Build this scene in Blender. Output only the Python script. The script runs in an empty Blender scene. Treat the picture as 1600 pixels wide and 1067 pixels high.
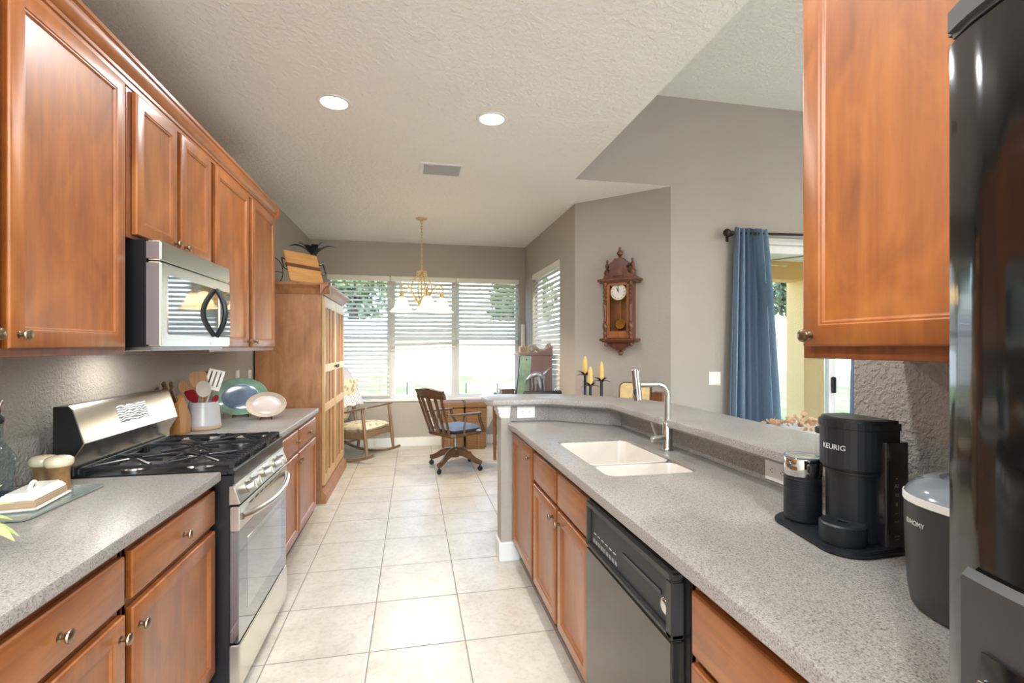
import bpy, bmesh, math, random
from mathutils import Vector, Matrix

# ---------------------------------------------------------------- camera, light, exposure
SC = bpy.context.scene
COL = SC.collection
CAMH, YAW, FPX = 1.43, math.atan(155 / 758), 758.0
cam_data = bpy.data.cameras.new('camera')
cam_data.sensor_width = 36.0
cam_data.lens = 36.0 * FPX / 1600.0
cam_data.shift_y = (541 - 533.5) / 1600.0
cam_data.clip_start = 0.02
cam = bpy.data.objects.new('camera', cam_data)
cam.location = (0, 0, CAMH)
cam.rotation_euler = (math.pi / 2, 0, -YAW)
COL.objects.link(cam)
SC.camera = cam

SC.view_settings.view_transform = 'Standard'
SC.view_settings.look = 'None'
SC.view_settings.exposure = 0.42
SC.view_settings.gamma = 1.0
SC.view_settings.use_curve_mapping = False

world = bpy.data.worlds.new('sky')
SC.world = world
world.use_nodes = True
wn = world.node_tree
wn.nodes.clear()
w_out = wn.nodes.new('ShaderNodeOutputWorld')
w_bg = wn.nodes.new('ShaderNodeBackground')
w_sky = wn.nodes.new('ShaderNodeTexSky')
w_sky.sky_type = 'NISHITA'
w_sky.sun_disc = False
w_sky.sun_elevation = math.radians(52)
w_sky.sun_rotation = math.radians(150)
w_bg.inputs['Strength'].default_value = 1.05
wn.links.new(w_sky.outputs[0], w_bg.inputs[0])
wn.links.new(w_bg.outputs[0], w_out.inputs[0])

sun_d = bpy.data.lights.new('sun', 'SUN')
sun_d.energy = 5.0
sun_d.angle = math.radians(0.6)
sun_d.color = (1.0, 0.95, 0.86)
sun = bpy.data.objects.new('sun', sun_d)
# light comes from the right and from behind the viewer, high up
sun.rotation_euler = Vector((-0.34, 0.58, -0.74)).to_track_quat('-Z', 'Y').to_euler()
COL.objects.link(sun)

CAN_POWER = 11.0
PENDANT_POWER = 24.0
HOOD_FILL_POWER = 1.5

PI = math.pi
rnd = random.Random(7)

# ---------------------------------------------------------------- materials
MATS = {}


def new_mat(name):
    m = bpy.data.materials.new(name)
    m.use_nodes = True
    nt = m.node_tree
    nt.nodes.clear()
    out = nt.nodes.new('ShaderNodeOutputMaterial')
    b = nt.nodes.new('ShaderNodeBsdfPrincipled')
    nt.links.new(b.outputs[0], out.inputs[0])
    MATS[name] = m
    return m, nt, b


def srgb(r, g, b):
    def c(v):
        v /= 255.0
        return v / 12.92 if v <= 0.04045 else ((v + 0.055) / 1.055) ** 2.4
    return (c(r), c(g), c(b), 1.0)


def coords(nt, scale=(1, 1, 1), rot=(0, 0, 0)):
    tc = nt.nodes.new('ShaderNodeTexCoord')
    mp = nt.nodes.new('ShaderNodeMapping')
    mp.inputs['Scale'].default_value = scale
    mp.inputs['Rotation'].default_value = rot
    nt.links.new(tc.outputs['Object'], mp.inputs[0])
    return mp.outputs[0]


def noise(nt, vec, scale, detail=3, rough=0.5, dist=0.0):
    n = nt.nodes.new('ShaderNodeTexNoise')
    n.inputs['Scale'].default_value = scale
    n.inputs['Detail'].default_value = detail
    n.inputs['Roughness'].default_value = rough
    n.inputs['Distortion'].default_value = dist
    nt.links.new(vec, n.inputs['Vector'])
    return n.outputs['Fac']


def ramp(nt, fac, stops, interp='LINEAR'):
    r = nt.nodes.new('ShaderNodeValToRGB')
    r.color_ramp.interpolation = interp
    e = r.color_ramp.elements
    while len(e) < len(stops):
        e.new(0.5)
    for i, (p, c) in enumerate(stops):
        e[i].position = p
        e[i].color = c
    nt.links.new(fac, r.inputs[0])
    return r.outputs[0]


def mixc(nt, fac, a, b, mode='MIX'):
    n = nt.nodes.new('ShaderNodeMix')
    n.data_type = 'RGBA'
    n.blend_type = mode
    for sock, v in ((n.inputs[0], fac), (n.inputs[6], a), (n.inputs[7], b)):
        if hasattr(v, 'links'):
            nt.links.new(v, sock)
        else:
            sock.default_value = v
    return n.outputs[2]


def bump(nt, b, h, strength=0.3, dist=0.01):
    n = nt.nodes.new('ShaderNodeBump')
    n.inputs['Strength'].default_value = strength
    n.inputs['Distance'].default_value = dist
    nt.links.new(h, n.inputs['Height'])
    nt.links.new(n.outputs[0], b.inputs['Normal'])


def plain(name, col, rough=0.5, metal=0.0, coat=0.0, var=0.06, vscale=9.0, spec=0.5, emit=None, alpha=1.0, trans=0.0, ior=1.5):
    m, nt, b = new_mat(name)
    v = coords(nt)
    f = noise(nt, v, vscale, 3)
    lo = tuple(c * (1 - var) for c in col[:3]) + (1,)
    hi = tuple(min(1, c * (1 + var)) for c in col[:3]) + (1,)
    nt.links.new(ramp(nt, f, [(0.3, lo), (0.7, hi)]), b.inputs['Base Color'])
    b.inputs['Roughness'].default_value = rough
    b.inputs['Metallic'].default_value = metal
    b.inputs['Coat Weight'].default_value = coat
    b.inputs['Coat Roughness'].default_value = 0.1
    b.inputs['Specular IOR Level'].default_value = spec
    b.inputs['IOR'].default_value = ior
    b.inputs['Transmission Weight'].default_value = trans
    b.inputs['Alpha'].default_value = alpha
    if emit:
        b.inputs['Emission Color'].default_value = emit[0]
        b.inputs['Emission Strength'].default_value = emit[1]
    return m


def wood(name, dark, mid, light, axis='z', rough=0.35, coat=0.3, coat_r=0.18, fine=55.0, blotch=0.35):
    m, nt, b = new_mat(name)
    s = {'z': (1, 1, 0.055), 'y': (1, 0.055, 1), 'x': (0.055, 1, 1)}[axis]
    v = coords(nt, s)
    g = noise(nt, v, fine, 5, 0.6, 0.4)
    v2 = coords(nt, {'z': (1, 1, 0.45), 'y': (1, 0.45, 1), 'x': (0.45, 1, 1)}[axis])
    bl = noise(nt, v2, 7.0, 4, 0.55, 1.4)
    c1 = ramp(nt, g, [(0.3, dark), (0.52, mid), (0.75, light)])
    c2 = ramp(nt, bl, [(0.3, dark), (0.5, mid), (0.7, light)])
    nt.links.new(mixc(nt, blotch, c1, c2), b.inputs['Base Color'])
    b.inputs['Roughness'].default_value = rough
    b.inputs['Coat Weight'].default_value = coat
    b.inputs['Coat Roughness'].default_value = coat_r
    b.inputs['Coat IOR'].default_value = 1.55 if coat > .7 else 1.5
    bump(nt, b, g, 0.05, 0.001)
    return m


def speckle(name, base, lo, hi, rough=0.33, scale=260.0):
    m, nt, b = new_mat(name)
    v = coords(nt)
    n1 = noise(nt, v, scale, 2, 0.6)
    n2 = noise(nt, v, scale * 1.9, 2, 0.6)
    n3 = noise(nt, v, 3.0, 2)
    c = ramp(nt, n1, [(0.35, lo), (0.47, base), (0.62, base), (0.72, hi)])
    d = ramp(nt, n2, [(0.34, tuple(x * 0.25 for x in lo[:3]) + (1,)), (0.40, (1, 1, 1, 1))])
    c = mixc(nt, 0.7, c, d, 'MULTIPLY')
    c = mixc(nt, 0.12, c, ramp(nt, n3, [(0.3, lo), (0.7, hi)]))
    nt.links.new(c, b.inputs['Base Color'])
    b.inputs['Roughness'].default_value = rough
    b.inputs['Specular IOR Level'].default_value = 0.4
    return m


def plaster(name, col, scale=70.0, strength=0.35, dist=0.004, rough=0.85, var=0.04):
    m, nt, b = new_mat(name)
    v = coords(nt)
    f = noise(nt, v, scale, 3, 0.55)
    f2 = noise(nt, v, 1.3, 2)
    lo = tuple(c * (1 - var) for c in col[:3]) + (1,)
    hi = tuple(min(1, c * (1 + var)) for c in col[:3]) + (1,)
    nt.links.new(ramp(nt, f2, [(0.3, lo), (0.7, hi)]), b.inputs['Base Color'])
    b.inputs['Roughness'].default_value = rough
    h = ramp(nt, f, [(0.42, (0, 0, 0, 1)), (0.62, (1, 1, 1, 1))])
    bump(nt, b, h, strength, dist)
    return m


MAPLE = wood('maple_stain', srgb(120, 62, 20), srgb(152, 86, 30), srgb(174, 108, 46), 'z', 0.42, 0.6, 0.3, 40, 0.6)
MAPLE_H = wood('maple_stain_level', srgb(120, 62, 20), srgb(152, 86, 30), srgb(174, 108, 46), 'y', 0.42, 0.6, 0.3, 40, 0.45)
MAPLE_DK = wood('maple_box', srgb(106, 54, 22), srgb(132, 72, 32), srgb(152, 90, 42), 'z', 0.4, 0.25, 0.2, 40, 0.4)
PINE = wood('armoire_pine', srgb(128, 84, 52), srgb(158, 108, 70), srgb(180, 132, 92), 'z', 0.45, 0.15, 0.2, 22, 0.6)
PINE_DK = wood('armoire_panel', srgb(96, 58, 30), srgb(122, 78, 44), srgb(146, 98, 60), 'z', 0.5, 0.1, 0.2, 30, 0.4)
PINE_LT = wood('armoire_slat', srgb(170, 130, 84), srgb(192, 156, 108), srgb(212, 180, 132), 'z', 0.45, 0.15, 0.2, 30, 0.4)
WALNUT = wood('chair_wood', srgb(66, 44, 26), srgb(92, 64, 40), srgb(118, 88, 56), 'z', 0.35, 0.3, 0.15, 40, 0.4)
ROCKERW = wood('rocker_wood', srgb(104, 78, 56), srgb(132, 104, 78), srgb(152, 124, 96), 'z', 0.4, 0.2, 0.2, 40, 0.4)
CLOCKW = wood('clock_wood', srgb(70, 36, 22), srgb(100, 56, 36), srgb(128, 78, 52), 'z', 0.35, 0.3, 0.15, 45, 0.4)
CLOCKP = wood('clock_panel', srgb(120, 70, 34), srgb(150, 92, 48), srgb(170, 112, 66), 'z', 0.4, 0.3, 0.15, 45, 0.4)
BOARDW = wood('board_wood', srgb(190, 132, 74), srgb(212, 156, 96), srgb(226, 176, 116), 'x', 0.45, 0.1, 0.2, 60, 0.3)
BOARDD = wood('board_stripe', srgb(90, 52, 32), srgb(112, 68, 44), srgb(130, 84, 58), 'x', 0.45, 0.1, 0.2, 60, 0.3)
BLOCKW = wood('block_wood', srgb(150, 100, 48), srgb(182, 130, 70), srgb(204, 154, 92), 'z', 0.4, 0.2, 0.2, 50, 0.3)
DESKW = wood('desk_wood', srgb(92, 52, 26), srgb(120, 72, 38), srgb(146, 94, 56), 'x', 0.4, 0.2, 0.2, 40, 0.4)
LIGHTWOOD = wood('spoon_wood', srgb(160, 116, 72), srgb(186, 142, 96), srgb(206, 166, 120), 'z', 0.55, 0.0, 0.2, 60, 0.3)

STONE = speckle('solid_surface', srgb(158, 152, 146), srgb(98, 91, 85), srgb(202, 198, 193))
WALLP = plaster('wall_paint', srgb(172, 165, 156), 55, 0.25, 0.003)
WALLT = plaster('wall_texture', srgb(172, 165, 156), 75, 0.6, 0.006)
CEILP = plaster('ceiling_paint', srgb(238, 237, 232), 30, 0.5, 0.008, 0.9, 0.02)
WHITE = plain('white_paint', srgb(232, 232, 228), 0.45, var=0.02)
PLASTIC = plain('white_plastic', srgb(238, 236, 230), 0.35, var=0.02)
BLINDM = plain('blind_vinyl', srgb(226, 224, 212), 0.5, var=0.02)
VINYL = plain('window_vinyl', srgb(206, 210, 212), 0.4, var=0.02)
STEEL = plain('stainless', srgb(212, 208, 198), 0.27, 1.0, var=0.04)
STEEL_D = plain('stainless_grey', srgb(150, 146, 142), 0.35, 1.0, var=0.04)  # darker grey stainless for burners, microwave underside and chair column
MWSIDE = plain('taupe_grey', srgb(112, 102, 102), 0.4, var=0.03)
NICKEL = plain('brushed_nickel', srgb(196, 193, 188), 0.28, 1.0, var=0.03)
CHROME = plain('chrome', srgb(220, 220, 220), 0.08, 1.0, var=0.02)
PEWTER = plain('antique_pewter', srgb(150, 134, 112), 0.3, 1.0, var=0.15, vscale=40)
BRASS = plain('brass', srgb(200, 160, 84), 0.25, 1.0, var=0.1)
BLACK = plain('black_enamel', srgb(22, 23, 27), 0.3, 0.0, 0.3, var=0.1)
IRON = plain('cast_iron', srgb(40, 41, 44), 0.3, 0.2, 0.3, var=0.2, vscale=60)
BLACKPL = plain('black_plastic', srgb(27, 31, 37), 0.42, var=0.08)
FRIDGEM = plain('fridge_gloss', srgb(16, 15, 16), 0.07, 0.0, 0.6, var=0.05, spec=0.6)
FRIDGEG = plain('fridge_grey', srgb(70, 70, 72), 0.5, var=0.05)
DARKGLASS = plain('oven_glass', srgb(150, 150, 152), 0.04, 0.9, var=0.02)
DARKSTEEL = plain('dark_stainless', srgb(104, 101, 95), 0.22, 0.85, var=0.06)
GREYPL = plain('graphite_plastic', srgb(62, 61, 61), 0.42, 0.2, var=0.05)
GRAYMATTE = plain('tray_grey', srgb(52, 53, 56), 0.5, var=0.05)
CERAM = plain('white_glaze', srgb(232, 230, 222), 0.15, coat=0.4, var=0.03)
CERAMB = plain('bare_stoneware', srgb(176, 150, 122), 0.6, var=0.06)
CROCKM = plain('grey_white_glaze', srgb(176, 176, 178), 0.25, coat=0.2, var=0.05)
SINKM = plain('sink_white', srgb(212, 204, 192), 0.25, coat=0.2, var=0.01)
CREAM = plain('cream_glaze', srgb(222, 208, 176), 0.2, coat=0.4, var=0.06, vscale=30)
BROWNGL = plain('brown_glaze', srgb(140, 106, 66), 0.3, coat=0.3, var=0.35, vscale=26)
PINKPLATE = plain('beige_plate', srgb(176, 156, 142), 0.25, coat=0.3, var=0.04)
PINKRIM = plain('beige_plate_rim', srgb(196, 180, 162), 0.2, coat=0.4, var=0.08, vscale=40)
BLUEGL = plain('blue_glaze', srgb(72, 96, 122), 0.12, coat=0.6, var=0.25, vscale=14)
GREENGL = plain('green_glaze', srgb(126, 158, 134), 0.15, coat=0.5, var=0.2, vscale=12)
CURTAINM = plain('blue_curtain', srgb(112, 135, 158), 0.85, var=0.05, vscale=40)
CANDLE = plain('candle_wax', srgb(222, 188, 112), 0.5, var=0.08)
PATINA = plain('dark_patina', srgb(44, 50, 58), 0.4, 0.5, var=0.3, vscale=30)
LEAFPALM = plain('palm_metal', srgb(52, 62, 64), 0.4, 0.4, var=0.5, vscale=14)
MAUVE = plain('mauve_paint', srgb(142, 112, 108), 0.6, var=0.08)
SAGE = plain('sage_paint', srgb(160, 184, 158), 0.55, var=0.1)
SILVERFIG = plain('silver_figure', srgb(172, 172, 178), 0.25, 0.7, var=0.2, vscale=40)
CUSHB = plain('blue_cushion', srgb(86, 102, 126), 0.8, var=0.1, vscale=40)
REDPL = plain('red_silicone', srgb(140, 24, 38), 0.4, var=0.05)
SILICON = plain('pale_silicone', srgb(206, 196, 186), 0.45, var=0.05)
BRONZE = plain('bronze_dark', srgb(58, 50, 44), 0.4, 0.8, var=0.1)
STUCCO = plaster('porch_stucco', srgb(234, 180, 100), 40, 0.3, 0.004)
STUCCOL = plaster('column_stucco', srgb(242, 202, 138), 40, 0.3, 0.004)
CONCRETE = plaster('patio_concrete', srgb(196, 190, 180), 30, 0.2, 0.003)
FENCEV = plain('fence_vinyl', srgb(236, 238, 242), 0.4, var=0.02)
BARK = plain('bark', srgb(96, 80, 64), 0.9, var=0.3, vscale=20)
IVORY = plain('ivory_metal', srgb(198, 174, 122), 0.45, 0.15, var=0.15, vscale=50)
TRUNKD = plain('stake_dark', srgb(84, 82, 80), 0.6, var=0.1)
DRIFT = plain('driftwood', srgb(196, 160, 128), 0.8, var=0.3, vscale=30)
MARK = plain('pale_print', srgb(214, 214, 210), 0.5, var=0.02)
MARKG = plain('grey_print', srgb(140, 140, 140), 0.5, var=0.02)
INK = plain('dial_ink', srgb(30, 30, 34), 0.5, var=0.02)
OUTGREY = plain('slot_dark', srgb(60, 58, 54), 0.5, var=0.02)


def glassy(name, col, rough=0.02, amount=0.82):
    m, nt, b = new_mat(name)
    nt.nodes.remove(b)
    out = [n for n in nt.nodes if n.type == 'OUTPUT_MATERIAL'][0]
    tr = nt.nodes.new('ShaderNodeBsdfTransparent')
    tr.inputs[0].default_value = col
    gl = nt.nodes.new('ShaderNodeBsdfGlossy')
    gl.inputs['Roughness'].default_value = rough
    fr = nt.nodes.new('ShaderNodeFresnel')
    fr.inputs['IOR'].default_value = 1.45
    mx = nt.nodes.new('ShaderNodeMixShader')
    ge = nt.nodes.new('ShaderNodeNewGeometry')
    iv = nt.nodes.new('ShaderNodeMath')
    iv.operation = 'SUBTRACT'
    iv.inputs[0].default_value = 1.0
    nt.links.new(ge.outputs['Backfacing'], iv.inputs[1])
    ml = nt.nodes.new('ShaderNodeMath')
    ml.operation = 'MULTIPLY'
    nt.links.new(fr.outputs[0], ml.inputs[0])
    nt.links.new(iv.outputs[0], ml.inputs[1])
    nt.links.new(ml.outputs[0], mx.inputs[0])
    nt.links.new(tr.outputs[0], mx.inputs[1])
    nt.links.new(gl.outputs[0], mx.inputs[2])
    nt.links.new(mx.outputs[0], out.inputs[0])
    return m


GLASS = glassy('clear_glass', (0.96, 0.97, 0.97, 1))
BOTTLEG = glassy('teal_glass', (0.72, 0.84, 0.84, 1))
BLUEG = glassy('blue_glass', (0.16, 0.36, 0.5, 1))
MATG = plain('glass_board', srgb(128, 140, 132), 0.06, coat=0.5, var=0.1, vscale=20)
LIDG = plain('smoke_lid', srgb(150, 160, 170), 0.1, coat=0.6, var=0.03, trans=0.25)


def lamp_mat(name, col, strength):
    m, nt, b = new_mat(name)
    nt.nodes.remove(b)
    out = [n for n in nt.nodes if n.type == 'OUTPUT_MATERIAL'][0]
    e = nt.nodes.new('ShaderNodeEmission')
    e.inputs[0].default_value = col
    e.inputs[1].default_value = strength
    nt.links.new(e.outputs[0], out.inputs[0])
    return m




def slat_mat():
    m, nt, b = new_mat('blind_slat')
    out = [n for n in nt.nodes if n.type == 'OUTPUT_MATERIAL'][0]
    b.inputs['Roughness'].default_value = .5
    v = coords(nt)
    c = ramp(nt, noise(nt, v, 6, 2), [(.3, srgb(224, 222, 210)), (.7, srgb(232, 230, 220))])
    nt.links.new(c, b.inputs['Base Color'])
    tl = nt.nodes.new('ShaderNodeBsdfTranslucent')
    nt.links.new(c, tl.inputs[0])
    mx = nt.nodes.new('ShaderNodeMixShader')
    mx.inputs[0].default_value = .10
    nt.links.new(b.outputs[0], mx.inputs[1])
    nt.links.new(tl.outputs[0], mx.inputs[2])
    nt.links.new(mx.outputs[0], out.inputs[0])
    return m


SLATM = slat_mat()
LAMPW = lamp_mat('lamp_lens', (1, 0.97, 0.92, 1), 8.0)


def shade_mat():
    m, nt, b = new_mat('alabaster_shade')
    v = coords(nt)
    f = noise(nt, v, 22, 3)
    nt.links.new(ramp(nt, f, [(0.3, srgb(246, 222, 170)), (0.7, srgb(255, 244, 214))]), b.inputs['Base Color'])
    b.inputs['Roughness'].default_value = 0.3
    b.inputs['Emission Color'].default_value = (1.0, 0.80, 0.48, 1)
    b.inputs['Emission Strength'].default_value = 0.6
    out = [n for n in nt.nodes if n.type == 'OUTPUT_MATERIAL'][0]
    tl = nt.nodes.new('ShaderNodeBsdfTranslucent')
    tl.inputs[0].default_value = (1.0, .93, .78, 1)
    mx = nt.nodes.new('ShaderNodeMixShader')
    mx.inputs[0].default_value = .55
    nt.links.new(b.outputs[0], mx.inputs[1])
    nt.links.new(tl.outputs[0], mx.inputs[2])
    nt.links.new(mx.outputs[0], out.inputs[0])
    return m


SHADE = shade_mat()


def tile_mat():
    m, nt, b = new_mat('floor_tile')
    tc = nt.nodes.new('ShaderNodeTexCoord')
    sep = nt.nodes.new('ShaderNodeSeparateXYZ')
    nt.links.new(tc.outputs['Object'], sep.inputs[0])
    P = 0.4515

    def mth(op, a, bb=None):
        n = nt.nodes.new('ShaderNodeMath')
        n.operation = op
        for i, vv in enumerate((a, bb)):
            if vv is None:
                continue
            if hasattr(vv, 'links'):
                nt.links.new(vv, n.inputs[i])
            else:
                n.inputs[i].default_value = vv
        return n.outputs[0]
    dist, cells = [], []
    for k, ph in ((0, 0.2515), (1, 2.3555)):
        q = mth('DIVIDE', mth('SUBTRACT', sep.outputs[k], ph), P)
        cells.append(mth('FLOOR', q))
        fr = mth('SUBTRACT', q, cells[-1])
        dist.append(mth('MINIMUM', fr, mth('SUBTRACT', 1.0, fr)))
    d = mth('MULTIPLY', mth('MINIMUM', dist[0], dist[1]), P)
    comb = nt.nodes.new('ShaderNodeCombineXYZ')
    nt.links.new(cells[0], comb.inputs[0])
    nt.links.new(cells[1], comb.inputs[1])
    wnz = nt.nodes.new('ShaderNodeTexWhiteNoise')
    wnz.noise_dimensions = '2D'
    nt.links.new(comb.outputs[0], wnz.inputs['Vector'])
    add = nt.nodes.new('ShaderNodeVectorMath')
    add.operation = 'MULTIPLY_ADD'
    nt.links.new(wnz.outputs['Color'], add.inputs[0])
    add.inputs[1].default_value = (9, 9, 9)
    nt.links.new(tc.outputs['Object'], add.inputs[2])
    n1 = noise(nt, add.outputs[0], 5.0, 6, 0.62, 0.3)
    n2 = noise(nt, add.outputs[0], 38.0, 4, 0.6)
    c = ramp(nt, n1, [(0.3, srgb(188, 180, 163)), (0.5, srgb(205, 198, 183)), (0.7, srgb(216, 210, 197))])
    c = mixc(nt, 0.22, c, ramp(nt, n2, [(0.34, srgb(160, 150, 132)), (0.52, srgb(216, 210, 197))]))
    g = ramp(nt, d, [(0.0027, (1, 1, 1, 1)), (0.0040, (0, 0, 0, 1))])
    c = mixc(nt, g, c, srgb(106, 98, 88))
    nt.links.new(c, b.inputs['Base Color'])
    b.inputs['Roughness'].default_value = 0.3
    r = ramp(nt, g, [(0.0, (0.30, 0.30, 0.30, 1)), (1.0, (0.85, 0.85, 0.85, 1))])
    nt.links.new(r, b.inputs['Roughness'])
    bump(nt, b, ramp(nt, d, [(0.002, (0, 0, 0, 1)), (0.006, (1, 1, 1, 1))]), 0.35, 0.003)
    return m


TILE = tile_mat()


def grass_mat():
    m, nt, b = new_mat('lawn_grass')
    v = coords(nt)
    a = noise(nt, v, 1.1, 4)
    f = noise(nt, v, 40, 4, 0.7)
    c1 = ramp(nt, f, [(0.3, srgb(70, 96, 50)), (0.55, srgb(122, 142, 88)), (0.75, srgb(174, 178, 132))])
    c2 = ramp(nt, a, [(0.35, srgb(96, 122, 68)), (0.65, srgb(190, 186, 150))])
    nt.links.new(mixc(nt, 0.45, c1, c2), b.inputs['Base Color'])
    b.inputs['Roughness'].default_value = 0.95
    bump(nt, b, f, 0.8, 0.03)
    return m


GRASS = grass_mat()


def leaf_mat(name, a, bcol):
    m, nt, b = new_mat(name)
    v = coords(nt)
    f = noise(nt, v, 3.0, 3)
    nt.links.new(ramp(nt, f, [(0.3, a), (0.7, bcol)]), b.inputs['Base Color'])
    b.inputs['Roughness'].default_value = 0.6
    return m


LEAF1 = leaf_mat('tree_leaf', srgb(58, 78, 40), srgb(104, 122, 74))
LEAF2 = leaf_mat('tree_leaf_pale', srgb(92, 108, 76), srgb(140, 150, 112))
LEAF3 = leaf_mat('houseplant_leaf', srgb(150, 178, 86), srgb(226, 230, 178))


def wicker_mat():
    m, nt, b = new_mat('wicker')
    v = coords(nt)
    w1 = nt.nodes.new('ShaderNodeTexWave')
    w1.bands_direction = 'Z'
    w1.inputs['Scale'].default_value = 26
    w1.inputs['Distortion'].default_value = 1.2
    w1.inputs['Detail Scale'].default_value = 6
    nt.links.new(v, w1.inputs['Vector'])
    w2 = nt.nodes.new('ShaderNodeTexWave')
    w2.bands_direction = 'X'
    w2.inputs['Scale'].default_value = 16
    nt.links.new(v, w2.inputs['Vector'])
    f = mixc(nt, 0.5, w1.outputs['Color'], w2.outputs['Color'], 'MULTIPLY')
    nt.links.new(ramp(nt, f, [(0.05, srgb(84, 54, 28)), (0.75, srgb(172, 128, 76))]), b.inputs['Base Color'])
    b.inputs['Roughness'].default_value = 0.65
    bump(nt, b, f, 0.6, 0.006)
    return m


WICKER = wicker_mat()


def floral_mat():
    m, nt, b = new_mat('floral_fabric')
    v = coords(nt)
    vo = nt.nodes.new('ShaderNodeTexVoronoi')
    vo.inputs['Scale'].default_value = 13
    nt.links.new(v, vo.inputs['Vector'])
    n = noise(nt, v, 60, 3)
    c = ramp(nt, vo.outputs['Distance'], [(0.12, srgb(146, 138, 112)), (0.3, srgb(176, 164, 128)), (0.42, srgb(226, 214, 180))])
    c = mixc(nt, 0.25, c, ramp(nt, n, [(0.35, srgb(160, 146, 110)), (0.6, srgb(230, 220, 190))]))
    nt.links.new(c, b.inputs['Base Color'])
    b.inputs['Roughness'].default_value = 0.85
    return m


FLORAL = floral_mat()


def throw_mat():
    m, nt, b = new_mat('striped_throw')
    v = coords(nt)
    w1 = nt.nodes.new('ShaderNodeTexWave')
    w1.bands_direction = 'Y'
    w1.inputs['Scale'].default_value = 12
    w1.inputs['Distortion'].default_value = 0.6
    nt.links.new(v, w1.inputs['Vector'])
    nt.links.new(ramp(nt, w1.outputs['Fac'], [(0.08, srgb(140, 132, 140)), (0.25, srgb(226, 222, 222))]), b.inputs['Base Color'])
    b.inputs['Roughness'].default_value = 0.9
    return m


THROW = throw_mat()


def display_mat():  # wavy reflection on the film, painted as pale and dark bands
    m, nt, b = new_mat('display_reflection')
    v = coords(nt, (1, 1, 2.2))
    w1 = nt.nodes.new('ShaderNodeTexWave')
    w1.bands_direction = 'Z'
    w1.inputs['Scale'].default_value = 14
    w1.inputs['Distortion'].default_value = 7.0
    w1.inputs['Detail'].default_value = 1.0
    w1.inputs['Detail Scale'].default_value = 1.6
    nt.links.new(v, w1.inputs['Vector'])
    nt.links.new(ramp(nt, w1.outputs['Fac'], [(0.2, srgb(66, 68, 68)), (0.55, srgb(128, 132, 132)), (0.85, srgb(232, 234, 236))]), b.inputs['Base Color'])
    b.inputs['Roughness'].default_value = 0.25
    return m


DISPLAY = display_mat()

# ---------------------------------------------------------------- mesh helpers
ROOT_LOC = {}


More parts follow.
